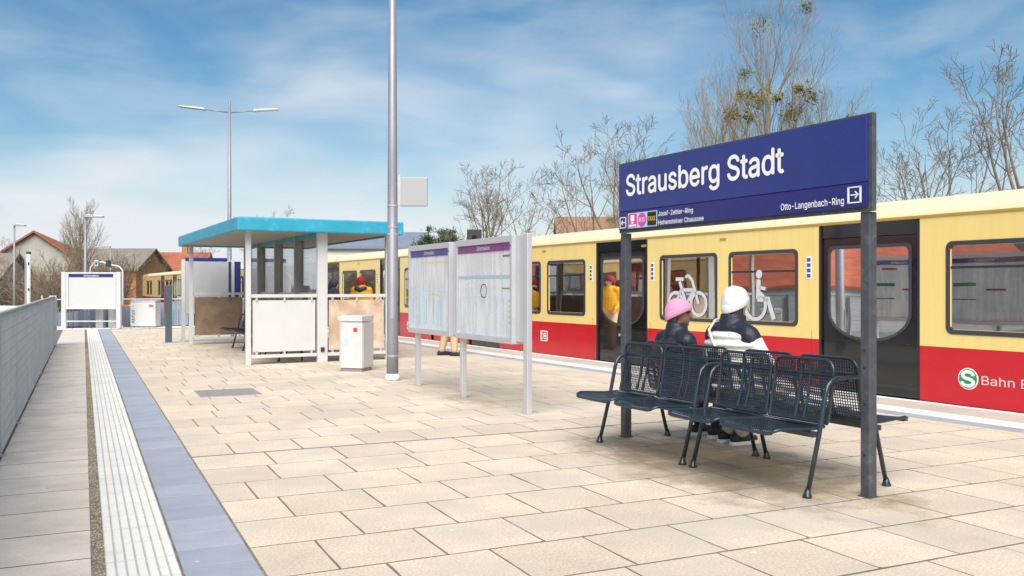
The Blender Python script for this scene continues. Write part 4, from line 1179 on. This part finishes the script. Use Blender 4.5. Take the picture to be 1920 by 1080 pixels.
# trees and scrub at the far left
sh = [tree_mesh(s, 'shrub', 5.0, .10, pale) for s, pale in ((3, False), (8, True), (15, False))]
lt = tree_mesh(51, 'poplar', 10.0, .16, True, .6)
put_tree('bare_tree', lt, (-.24, 77.5, GZ), 0, 'tall pale bare tree behind the single-arm lamp by the barn', 'bare trees around the barn', .98)
put_tree('bare_tree', pol[1], (-5.2, 70, GZ), 1, 'dark bare tree in front of the barn gable', 'bare trees around the barn', .62)
put_tree('bare_tree', pol[2], (13.54, 71.0, GZ), 2, 'bare round-topped tree showing above the shelter roof', 'bare trees around the barn', .92)
put_tree('bare_tree', pol[0], (9.2, 76.0, GZ), 4, 'bare tree seen between shelter roof and display board', 'bare trees around the barn', .70)
put_tree('bare_tree', pol[0], (6.7, 84.0, GZ), 5, 'bare tree between the barn and the farther red-roofed house', 'bare trees around the barn', .58)
put_tree('birch_tree', sh[1], (-1.0, 56.0, GZ), .6, 'white-stemmed bare birch behind the coping of the grating fence', 'bare trees around the barn', .95)
rs_ = random.Random(77)
for k in range(28):
    u = rs_.random(); y = rs_.uniform(58, 76); x = -8.5 + 10.5*((k+rs_.random()*.6)/28)
    put_tree('shrub', sh[k % 3], (x, y, GZ), rs_.uniform(0, 6), 'tangled leafless shrub in the hedge before the brick barn', 'leafless shrubs before the barn', rs_.uniform(.66, 1.05))
bg_ = G()
for k in range(16000):
    y = rs_.uniform(60, 78); x = rs_.uniform(-14, 2.4); z = GZ + 2.6*rs_.random()**1.6*(0.6+.4*math.sin(x*1.3)); h_ = rs_.uniform(.2, .8)
    dx, dy = rs_.gauss(0, .16), rs_.gauss(0, .16)
    bg_.add([(x-.018, y, z), (x+.018, y, z), (x+dx, y+dy, z+h_)], [(0, 1, 2)])
part('undergrowth', bg_, 'dry_brush', None, kind='stuff', label='tangle of dry brown undergrowth before the barn', cat='undergrowth')
# dark conifers behind the train
def conifer(seed, h):
    rnd_ = random.Random(seed); g = G(); tk = G().tube([(0, 0, 0), (0, 0, h*.97)], [h*.025, .02], 7)
    for k in range(34):
        t = rnd_.random(); z = h*(.35+.6*t); L_ = h*.30*(1-t*.75)*rnd_.uniform(.5, 1.1); a = rnd_.uniform(0, 6.28)
        e = Vector((L_*math.cos(a), L_*math.sin(a), z+L_*rnd_.uniform(.1, .5))); b = Vector((0, 0, z)); tk.tube([b, e], [.03, .01], 4, False)
        for q in range(90):
            c = b.lerp(e, rnd_.uniform(.35, 1.05)) + Vector((rnd_.gauss(0, .16), rnd_.gauss(0, .16), rnd_.gauss(0, .11)))
            u = Vector((rnd_.gauss(0, 1), rnd_.gauss(0, 1), rnd_.gauss(0, 1)+.6)).normalized()*rnd_.uniform(.08, .16); w_ = u.orthogonal()*.22
            g.add([c-u, c+w_, c+u, c-w_], [(0, 1, 2, 3)])
    return tk.mesh('trunk', 'bark'), g.mesh('crown', 'needles')
cf = [conifer(1, 7.0), conifer(2, 7.0)]
for k, (x, y, s, lab) in enumerate(((20.6, 56.6, .98, 'dark green conifer between the lamp post and the black signal'), (22.5, 57.9, 1.0, 'dark green conifer right behind the black signal box'))):
    t = thing('conifer', lab, 'tree', (x, y, GZ), k*2.0, 'dark conifers beyond the train'); t.scale = (s,)*3
    add('trunk', cf[k][0], t); add('crown', cf[k][1], t)

# ------------------------------------------------------------------ buildings
def house(name, label, loc, rz, w, d, eave, ridge, wall_m, roof_m, wins=(), cat='house', gable_m=None, over=.35, side_wins=(), chim=None, base=GZ):
    """ridge runs along local x; front face is local -y"""
    h = thing(name, label, cat, (loc[0], loc[1], base), rz)
    e, r_ = eave-base, ridge-base
    part('walls', G().box(-w/2, w/2, -d/2, d/2, 0, e), wall_m, h)
    for s in (-1, 1):
        g = G().prism([(-d/2, e), (d/2, e), (0, r_-.05)], 'x', *sorted((s*w/2, s*(w/2-.2)))); part('gable', g, gable_m or wall_m, h)
    th = .18
    for s in (-1, 1):
        sl = (r_-e)/(d/2); ye = s*(d/2+over); ze = e - over*sl
        g = G().prism([(ye, ze), (0, r_), (0, r_+th), (ye, ze+th)], 'x', -w/2-over, w/2+over)
        rf = part('roof_slope', g, roof_m, h)
    for (x, z, ww, hh_) in wins:
        f = part('window', G().ring([(x-ww/2, z), (x+ww/2, z), (x+ww/2, z+hh_), (x-ww/2, z+hh_)], [(x-ww/2+.07, z+.07), (x+ww/2-.07, z+.07), (x+ww/2-.07, z+hh_-.07), (x-ww/2+.07, z+hh_-.07)], 'y', -d/2-.05, -d/2+.04), 'window_frame', h)
        part('pane', G().box(x-ww/2+.06, x+ww/2-.06, -d/2-.02, -d/2-.004, z+.06, z+hh_-.06), 'window_dark', f)
        if ww > .7: part('mullion', G().box(x-.03, x+.03, -d/2-.045, -d/2-.021, z+.07, z+hh_-.07), 'window_frame', f)
    for (y, z, ww, hh_) in side_wins:
        f = part('window', G().ring([(y-ww/2, z), (y+ww/2, z), (y+ww/2, z+hh_), (y-ww/2, z+hh_)], [(y-ww/2+.07, z+.07), (y+ww/2-.07, z+.07), (y+ww/2-.07, z+hh_-.07), (y-ww/2+.07, z+hh_-.07)], 'x', -w/2-.05, -w/2+.04), 'window_frame', h)
        part('pane', G().box(-w/2-.02, -w/2-.004, y-ww/2+.06, y+ww/2-.06, z+.06, z+hh_-.06), 'window_dark', f)
    if chim: part('chimney', G().box(chim[0]-.3, chim[0]+.3, -.3, .3, r_-.8, r_+.9), 'brick_wall', h)
    return h
# brick barn: pale gable to the left, long red then grey roof
barn = house('barn', 'long barn with red roof and pale weathered gable behind the bare trees', (-1.6, 112.4), R(85.6), 55, 11.0, 2.0, 5.95, 'render_grey', 'roof_red', gable_m='render_grey', cat='barn')
house('barn', 'lower brick barn with grey roof right of the red-roofed barn', (2.9, 95.5), R(-25), 7.0, 8.0, 3.1, 5.0, 'brick_wall', 'roof_grey', cat='barn', wins=((-1.2, 1.2, 1.0, 1.2), (1.4, 1.2, 1.0, 1.2)))
house('farmhouse', 'far house with pale gable and red roof right of the barns', (9.0, 109), R(-20), 8.0, 7.0, 2.9, 5.2, 'render_grey', 'roof_red', chim=(1.5,), wins=((-2, 1.5, 1, 1.2), (.5, 1.5, 1, 1.2)))
house('cottage', 'small white cottage with lattice window behind the grating fence', (-6.4, 66.5), R(-25), 5.4, 4.0, 1.9, 3.4, 'render_white', 'roof_grey', wins=((1.9, 1.1, 1.0, 1.7), (.3, 1.1, 1.0, 1.7)))
# white house with solar roof behind the train
wh = house('white_house', 'white house with dark solar roof showing above the train', (18.3, 63.5), R(-25), 8.5, 8.0, 4.1, 5.2, 'render_white', 'solar', wins=tuple((x, 3.9, .55, .9) for x in (-3.2, -2.3, -.2, .8, 2.6)), chim=(2.0,))
house('outbuilding', 'red-tiled building end beside the white house above the train', (22.5, 62.0), R(-25), 5.0, 5.0, 3.2, 4.6, 'render_white', 'roof_red')
house('shed', 'brown tiled roof beside the thick mossy tree behind the train', (26.2, 42.6), R(-25), 5.6, 5.0, 3.4, 5.1, 'render_grey', 'roof_brown')
# buildings across the car park: seen mirrored in the train's windows
house('station_building', 'long low white station building with red tiled roof across the car park', (-26.0, 42.0), R(24), 34, 9.0, 1.55, 4.6, 'render_white', 'roof_red_new', wins=tuple((-15+2.4*k, .9, 1.0, 1.3) for k in range(13)), cat='station building')
blk_ = thing('apartment_block', 'rose and sand apartment block with balconies beyond the station building', 'building', (-62, 34, GZ), R(72))
part('walls', G().box(-16, 16, -6, 6, 0, 13), 'render_rose', blk_)
part('roof', G().box(-16.4, 16.4, -6.4, 6.4, 13, 13.4), 'roof_grey', blk_)
for k in range(4):
    for j in range(9):
        x = -14.4+3.6*j; z = 1.1+3.1*k
        if j % 3 == 1:
            b_ = part('balcony', G().box(x-1.5, x+1.5, -7.3, -6.0, z-.6, z-.4).box(x-1.5, x+1.5, -7.35, -7.25, z-.4, z+.6), 'render_sand', blk_)
        f = part('window', G().box(x-.75, x+.75, -6.05, -5.9, z, z+1.5), 'window_frame', blk_)
        part('pane', G().box(x-.65, x+.65, -6.075, -6.052, z+.1, z+1.4), 'window_dark', f)

# ------------------------------------------------------------------ far street furniture
def street_lamp(label, x, y, top, side, arm=.9, r_=.07):
    s = thing('street_lamp', label, 'street lamp', (x, y, GZ), R(-25), 'single-arm street lamps')
    h = top-GZ
    part('pole', G().tube([(0, 0, 0), (0, 0, h*.4), (0, 0, h)], [r_, r_*.9, r_*.6], 10), 'pole_grey', s, smooth=True)
    part('lamp_head', G().prism([(0, h-.02), (side*.1, h+.03), (side*arm, h-.05), (side*arm, h-.11), (side*.1, h-.10), (0, h-.10)], 'y', -.1, .1), 'galv', s, bevel=.01)
street_lamp('grey street lamp left of the barn gable behind the grating fence', -3.10, 51.24, 4.55, 1, .55)
street_lamp('grey street lamp with arm rising behind the white display board', .07, 39.79, 4.28, 1, .72)
street_lamp('distant street lamp in front of the grey barn roof', 1.67, 67.79, 4.24, -1, 1.0, .08)
ps_ = thing('measuring_post', 'thick white post with small dark fittings behind the grating fence', 'post', (-1.53, 31.69, GZ), 0)
part('post', G().tube([(0, 0, 0), (0, 0, 3.75)], .06, 10), 'white_paint', ps_, smooth=True)
part('cap', G().tube([(0, 0, 3.74), (0, 0, 3.80)], .07, 10), 'signal_black', ps_)
for z in (3.4, 2.6): part('fitting', G().box(-.02, .02, -.08, -.055, z, z+.08), 'signal_black', ps_)
part('side_pipe', G().tube([(-.09, -.02, .8), (-.09, -.02, 3.7)], .015, 6), 'alu', ps_)
sg_ = thing('crossing_signal', 'bent white pipe frame with dark twin lights over the display board', 'signal', (.75, 43.9, GZ), R(-25))
pts = [(-.55, 0, 0), (-.55, 0, 3.3), (-.50, 0, 3.6), (-.35, 0, 3.78), (0, 0, 3.82), (.35, 0, 3.7), (.75, 0, 3.62), (.9, 0, 3.45), (.92, 0, 0)]
part('frame', G().tube(pts, .04, 8), 'white_paint', sg_, smooth=True)
for x in (-.2, .30):
    hd = part('light_head', G().box(x-.09, x+.09, -.14, .0, 3.62, 3.90), 'signal_black' if x > 0 else 'galv', sg_, bevel=.02)
    part('lens', G().prism(circ(x, 3.76, .05, 12), 'y', -.148, -.139), 'lens_teal', hd)
sb = thing('track_signal', 'black square track signal showing above the train roof', 'signal', (11.89+1.6, 31.9, GZ), R(-25))
part('post', G().tube([(0, .1, 0), (0, .1, 4.3)], .06, 8), 'galv', sb)
sbp = part('backplate', G().box(-.28, .28, -.04, .04, 4.28, 4.92), 'signal_black', sb, bevel=.03)
part('visor', G().tube([(0, -.05, 4.63), (0, -.26, 4.60)], [.07, .085], 12, False), 'signal_black', sbp)
part('lens', G().prism(circ(0, 4.63, .065, 14), 'y', -.055, -.039), 'lens_teal', sbp)
def parked_car(label, x, y, rz, m):
    c = thing('parked_van', label, 'van', (x, y, GZ), rz, 'vans parked beyond the grating fence')
    part('body', G().prism([(-2.3, .35), (2.3, .35), (2.35, 1.0), (1.7, 1.15), (1.15, 1.9), (-2.25, 2.0), (-2.35, .8)], 'y', -.88, .88), m, c, bevel=.06)
    part('windscreen', G().prism([(1.66, 1.2), (1.22, 1.8), (1.25, 1.82), (1.70, 1.22)], 'y', -.75, .75), 'window_dark', c)
    for s in (-1, 1):
        part('side_window', G().prism([(.2, 1.25), (1.35, 1.25), (1.05, 1.75), (.2, 1.75)], 'y', *sorted((s*.885, s*.875))), 'window_dark', c)
        for xx in (-1.45, 1.5):
            w_ = part('wheel', G().prism(circ(xx, .33, .33, 18), 'y', *sorted((s*.90, s*.70))), 'rubber', c)
            part('rim', G().prism(circ(xx, .33, .19, 14), 'y', *sorted((s*.91, s*.895))), 'galv', w_)
parked_car('white van parked beyond the grating fence by the measuring post', -3.2, 44.0, R(8), 'car_white')
parked_car('blue van parked beyond the grating fence next to the white van', -5.9, 46.2, R(5), 'car_blue')
bar_ = thing('barrier', 'red and white striped barrier beam behind the far fence', 'barrier', (1.6, 40.0, GZ), R(-25))
for k in range(7): part('stripe', G().box(-.4+k*.5, .1+k*.5, -.04, .04, 1.85, 2.0), 'orange_paint' if k % 2 == 0 else 'bin_white', bar_)
for x in (-.2, 2.9): part('leg', G().box(x-.05, x+.05, -.03, .03, 0, 1.85), 'bin_white', bar_)

# ------------------------------------------------------------------ people
def blob(g, voxel, smooth, m, name):
    o = add('tmp', g.mesh('tmp', m)); r_ = o.modifiers.new('r', 'REMESH'); r_.mode = 'VOXEL'; r_.voxel_size = voxel
    s = o.modifiers.new('s', 'SMOOTH'); s.factor = .5; s.iterations = smooth
    me = bake(o); bpy.data.objects.remove(o); me.name = name
    me.polygons.foreach_set('use_smooth', [True]*len(me.polygons))
    if not me.materials: me.materials.append(MATS[m])
    return me
def hand(g, wrist, d, up, side):
    """palm, four unequal bent fingers and a thumb; d points along the hand, side = +1 / -1 for the thumb"""
    d = Vector(d).normalized(); n_ = Vector(up); n_ = (n_-d*n_.dot(d)).normalized(); t = d.cross(n_)*side; w_ = Vector(wrist)
    g.ell(w_+d*.045, (.028, .028, .028)); 
    for k, L_ in enumerate((.070, .080, .075, .058)):
        b = w_ + d*.075 + t*(.028-.019*k)
        g.limb(w_+d*.01+t*(.016-.010*k), b, .014, .011, 8)
        m_ = b + d*L_*.5 - n_*.008; e = m_ + d*L_*.35 - n_*.026
        g.limb(b, m_, .0095, .009, 8); g.limb(m_, e, .009, .0075, 8)
    b = w_ + d*.02 + t*.03; m_ = b + d*.03 + t*.022; e = m_ + d*.03 - n_*.008
    g.limb(w_+d*.01, b, .014, .012, 8); g.limb(b, m_, .0115, .010, 8); g.limb(m_, e, .010, .008, 8)
def head(g, c, yaw, s=1.0):
    """skull, jaw, nose, ears; faces local +x turned by yaw"""
    c = Vector(c); M_ = Matrix.Rotation(yaw, 3, 'Z')
    def P(x, y, z): return c + M_ @ Vector((x, y, z))*s
    e = Euler((0, 0, yaw))
    g.ell(P(-.005, 0, .02), (.098*s, .078*s, .110*s), e); g.ell(P(.03, 0, -.045), (.066*s, .058*s, .075*s), e)
    g.limb(P(.092, 0, .005), P(.112, 0, -.028), .010*s, .015*s, 8); g.ell(P(.085, 0, -.062), (.014*s, .026*s, .012*s), e); g.ell(P(.070, 0, -.100), (.02*s, .022*s, .018*s), e)
    for q in (-1, 1): g.ell(P(-.005, q*.078, -.01), (.020*s, .012*s, .033*s), e)
    return P
def person(name_label, loc, rz, J, skin, dress, group=None):
    """J: joints in metres, local frame facing +x. dress: function that builds the clothes on the joints"""
    p = thing('person', name_label, 'person', loc, rz, group)
    g = G(); P = head(g, J['head'], J['yaw'])
    V_ = Vector
    g.limb(V_(J['neck']), V_(J['head'])+V_((-.01, 0, -.05)), .052, .05)
    for k, (a, b, r1, r2) in enumerate((('neck', 'chest', .06, .12), ('chest', 'belly', .13, .12), ('belly', 'hip', .12, .13))): g.limb(J[a], J[b], r1, r2)
    for s in 'lr':
        q = 1 if s == 'l' else -1
        g.limb(J['chest'], J['sh'+s], .08, .055); g.limb(J['sh'+s], J['el'+s], .048, .038); g.limb(J['el'+s], J['wr'+s], .037, .025)
        g.limb(J['hip'], J['hp'+s], .10, .085); g.limb(J['hp'+s], J['kn'+s], .080, .055); g.limb(J['kn'+s], J['an'+s], .053, .036)
        a, t = V_(J['an'+s]), V_(J['to'+s]); g.limb(a, t, .034, .026); g.limb(a, a+V_((-.03, 0, -.03)), .034, .03)
        d = V_(J['wr'+s]) - V_(J['el'+s]); hand(g, J['wr'+s], d, (0, 0, 1) if abs(d.normalized().z) < .8 else (0, q, 0), -q)
    add('body', blob(g, .011, 2, skin, 'body'), p)
    eg = G()
    for q in (-1, 1): eg.ell(P(.088, q*.033, .012), (.012, .014, .010))
    part('eyes', eg, 'print_black', p)
    hg = G()
    for k in range(9):
        a = R(100 + 160*k/8); hg.limb(P(.082*math.cos(a), .072*math.sin(a), .06), P(.092*math.cos(a)-.005, .082*math.sin(a), -.10), .028, .020, 8)
    add('hair', blob(hg, .012, 3, 'hair_dark', 'hair'), p)
    dress(p, J, P)
    return p
def beanie(p, P, m, h=.135):
    g = G(); n_, k_ = 104, 12; rows = []
    for j in range(k_+1):
        t = j/k_; rr = (.97 + .05*math.sin(min(1, t*2.2)*math.pi/2)) * (max(0, 1-t**3.2))**.5 if j < k_ else .02
        row_ = []
        for i in range(n_):
            a = 2*math.pi*i/n_; base = -.018 + .055*math.cos(a) - .012*math.sin(a)*0
            wob = 1 + .012*math.sin(5*a + 7*t) + .014*math.sin(26*a)*(1-t*.5)
            row_.append(P(.119*rr*wob*math.cos(a) - .012 - .016*t, .104*rr*wob*math.sin(a), base*(1-t) + (h+.008)*t))
        rows.append(row_)
    vs_ = [v for r_ in rows for v in r_]
    g.add(vs_, [(j*n_+i, j*n_+(i+1) % n_, (j+1)*n_+(i+1) % n_, (j+1)*n_+i) for j in range(k_) for i in range(n_)] + [tuple(range(k_*n_, k_*n_+n_)), tuple(range(n_))[::-1]])
    hat = add('hat', g.mesh('hat', m, True), p)
    c = G(); rows = []
    for q, (rr, z) in enumerate(((1.0, -.004), (1.045, .004), (1.05, .03), (1.045, .052), (1.0, .060))):
        rows.append([P(.119*rr*math.cos(2*math.pi*i/26) - .013, .104*rr*math.sin(2*math.pi*i/26), -.020 + .055*math.cos(2*math.pi*i/26)*(1-z*4) + z) for i in range(26)])
    c.add([v for r_ in rows for v in r_], [(j*26+i, j*26+(i+1) % 26, (j+1)*26+(i+1) % 26, (j+1)*26+i) for j in range(4) for i in range(26)])
    add('hat_cuff', c.mesh('hat_cuff', m, True), hat)
def jacket(p, J, m, puff=1.0, rolls=6, sm=3, z_from=None, z_to=None, m2=None, split=None, sleeve_split=.35, collar=True, name='jacket'):
    V_ = Vector; A, B = G(), G()
    top, bot = V_(J['neck']), V_(J['hip'])
    sw = (V_(J['shl'])-V_(J['shr'])).length/2
    for k in range(rolls):
        t = k/(rolls-1); c = top.lerp(bot, .06+.94*t)
        wy = (sw*(.85 + .45*min(1, t*4)) if t < .25 else sw*1.30)*puff; wx = (.135 + .05*min(1, t*3))*puff
        g = A if (m2 is None or t < split) else B
        hgt = (top-bot).length/rolls*(.86 if sm < 10 else 1.6)
        if g is B: wx *= 1.10; wy *= 1.10
        g.ell(c, (wx, wy, hgt), None, 20, 10)
    for s in 'lr':
        S_, E_, W_ = V_(J['sh'+s]), V_(J['el'+s]), V_(J['wr'+s])
        n_ = 4
        for k in range(n_):
            t0 = k/n_; g = A if (m2 is None or t0 < sleeve_split) else B
            g.limb(S_.lerp(E_, t0+.06), S_.lerp(E_, t0+.19), .085*puff - .006*k, .082*puff-.006*k)
        g = A if m2 is None else B
        for k in range(3): t0 = k/3; g.limb(E_.lerp(W_, t0+.06), E_.lerp(W_, t0+.27), .072*puff-.008*k, .068*puff-.008*k)
        A.limb(top.lerp(bot, .08), S_, .105*puff, (.092 if m2 is None else .078)*puff)
    if collar: A.tube([V_(J['neck'])+V_((-.01, 0, -.06)), V_(J['neck'])+V_((-.005, 0, .02)), V_(J['neck'])+V_((0, 0, .085))], [.125*puff, .108*puff, .098*puff], 16)
    ob = add(name, blob(A, .0125, sm, m, name), p)
    if m2: add(name+'_lower', blob(B, .0125, sm, m2, name+'_lower'), ob)
    return ob
def trousers(p, J, m, r_=1.0):
    g = G(); V_ = Vector
    g.ell(V_(J['hip']), (.155, .19, .13))
    for s in 'lr':
        a = V_(J['kn'+s]).lerp(V_(J['an'+s]), .93)
        g.limb(J['hip'], J['hp'+s], .12, .105*r_); g.limb(J['hp'+s], J['kn'+s], .100*r_, .078*r_); g.limb(J['kn'+s], a, .077*r_, .062*r_)
    add('trousers', blob(g, .013, 3, m, 'trousers'), p)
def shoes(p, J, m, sole=None):
    for s in 'lr':
        a, t = Vector(J['an'+s]), Vector(J['to'+s]); d = (t-a); d.z = 0; d.normalize(); g = G()
        heel = Vector((a.x, a.y, 0)) - d*.05; toe = heel + d*.27
        g.limb(heel+Vector((0, 0, .055)), heel+d*.10+Vector((0, 0, .06)), .045, .045); g.limb(heel+d*.08+Vector((0, 0, .055)), toe+Vector((0, 0, .042))-d*.04, .048, .034); g.limb(a, heel+d*.05+Vector((0, 0, .06)), .048, .05)
        sh_ = add('shoe', blob(g, .010, 2, m, 'shoe'), p)
        q = d.cross(Vector((0, 0, 1)))
        out = [heel-d*.045+q*.02, heel+q*.042, heel+d*.12+q*.040, toe-d*.06+q*.046, toe+q*.02, toe-q*.02, toe-d*.06-q*.046, heel+d*.12-q*.040, heel-q*.042, heel-d*.045-q*.02]
        part('sole', G().prism([(v.x, v.y) for v in out], 'z', .001, .030), sole or m, sh_)
def seated(top, yaw=0.0, lean=.02, feet=((.34, .13), (.40, -.10)), wide=.19, knees=.13, arm=.07):
    """sitting on a .46 m seat, facing +x; top = height of the crown"""
    hz = top - .135
    return dict(head=(.03, 0, hz), yaw=yaw, neck=(.0, 0, hz-.17), chest=(-.03, 0, hz-.32), belly=(-.03, 0, .72), hip=(0, 0, .575),
                shl=(-.02, wide, hz-.25), shr=(-.02, -wide, hz-.25), ell=(.06, wide+arm, hz-.50), elr=(.06, -wide-arm, hz-.50), wrl=(.30, .10, .72), wrr=(.29, -.10, .71),
                hpl=(.03, .10, .565), hpr=(.03, -.10, .565), knl=(.44, knees, .545), knr=(.45, -knees, .545),
                anl=(feet[0][0], feet[0][1], .10), anr=(feet[1][0], feet[1][1], .10), tol=(feet[0][0]+.15, feet[0][1], .035), tor=(feet[1][0]+.15, feet[1][1], .035))
def standing(h, yaw=0.0, stance=.11, armx=.06, stride=0.0):
    k = h/1.70
    return dict(head=(.02, 0, h-.125), yaw=yaw, neck=(0, 0, h-.28), chest=(0, 0, h-.42), belly=(.01, 0, 1.06*k), hip=(0, 0, .92*k),
                shl=(0, .18, h-.33), shr=(0, -.18, h-.33), ell=(-.02, .25, 1.10*k), elr=(-.02, -.25, 1.10*k), wrl=(armx+.12, .22, .92*k), wrr=(armx+.12, -.22, .92*k),
                hpl=(0, .09, .88*k), hpr=(0, -.09, .88*k), knl=(.02-stride*.5, stance, .48*k), knr=(.04+stride*.6, -stance, .48*k), anl=(-stride, stance+.01, .10), anr=(stride, -stance-.01, .10), tol=(.16-stride, stance+.05, .035), tor=(.16+stride, -stance-.05, .035))
SEAT_RZ = SX + math.pi/2                     # facing the train
def dress_white(p, J, P):
    beanie(p, P, 'knit_white', .150)
    jk = jacket(p, J, 'puffer_navy', 1.06, 8, sm=1, m2='puffer_white', split=.10, sleeve_split=.05)
    trousers(p, J, 'trousers_cream', 1.05); shoes(p, J, 'shoe_black', 'shoe_sole')
    n_ = Vector(J['neck']); c = [n_+Vector((.07, .10, .06)), n_+Vector((-.10, .115, .03)), n_+Vector((-.19, .09, -.05)), n_+Vector((-.215, .01, -.15)), n_+Vector((-.22, -.07, -.24)), n_+Vector((-.20, -.16, -.34))]
    part('bag_strap', G().tube(c, .012, 8), 'strap', p, smooth=True)
def dress_pink(p, J, P):
    beanie(p, P, 'knit_pink', .135)
    jk = jacket(p, J, 'puffer_navy', .98, 7, sm=1); trousers(p, J, 'trousers_black'); shoes(p, J, 'shoe_black', 'shoe_sole')
    n_ = Vector(J['neck']); c = n_+Vector((-.185, .09, -.21))
    part('jacket_mark', G().ell(c, (.010, .035, .014), Euler((R(25), 0, 0))), 'print_white', jk)
def dress_yellow(p, J, P):
    beanie(p, P, 'knit_red', .13)
    jacket(p, J, 'jacket_yellow', 1.0, 9, sm=14); trousers(p, J, 'trousers_tan', 1.12); shoes(p, J, 'shoe_black')
    n_ = Vector(J['neck']); g = G(); g.limb(n_+Vector((-.09, .11, .0)), n_+Vector((-.13, 0, -.04)), .05, .06); g.limb(n_+Vector((-.13, 0, -.04)), n_+Vector((-.09, -.11, .0)), .06, .05)
    add('hood', blob(g, .013, 3, 'jacket_dark', 'hood'), p)
def dress_dark(p, J, P):
    jacket(p, J, 'jacket_dark', 1.0, 9, sm=14); trousers(p, J, 'trousers_black'); shoes(p, J, 'shoe_black')
    g = G(); c = P(-.02, 0, .02); g.ell(c, (.128, .112, .150)); g.limb(c-Vector((.04, 0, .05)), Vector(J['neck'])+Vector((-.05, 0, 0)), .11, .10)
    add('hood', blob(g, .013, 3, 'jacket_dark', 'hood'), p)
def bench_point(t, u): b = Vector(on_axis(t)); d = Vector((.15, -2.81, 0)).normalized(); n_ = Vector((-d.y, d.x, 0)); return b + n_*u
person('person in white knit hat and black and white puffer jacket sitting on bench', bench_point(1.10, .34), SEAT_RZ, seated(1.395, yaw=R(3), feet=((.30, .42), (.30, .26)), wide=.20, arm=.14), 'skin', dress_white, 'people waiting')
person('person in pink knit hat and dark puffer jacket sitting on bench', bench_point(.36, .33), SEAT_RZ, seated(1.295, yaw=R(-52), feet=((.36, .12), (.38, -.10)), wide=.165), 'skin_dark', dress_pink, 'people waiting')
person('person in yellow jacket and tan trousers standing behind the information board', (6.76, 17.37, 0), R(-21), standing(1.66, yaw=R(20), stride=.13), 'skin', dress_yellow, 'people waiting')
person('person in red knit hat and yellow jacket standing beside the shelter', (6.10, 21.45, 0), R(60), standing(1.66, yaw=R(-30)), 'skin', dress_yellow, 'people waiting')
person('person in dark hooded jacket standing behind the white shelter post', (5.98, 23.7, 0), R(-40), standing(1.60), 'skin', dress_dark, 'people waiting')
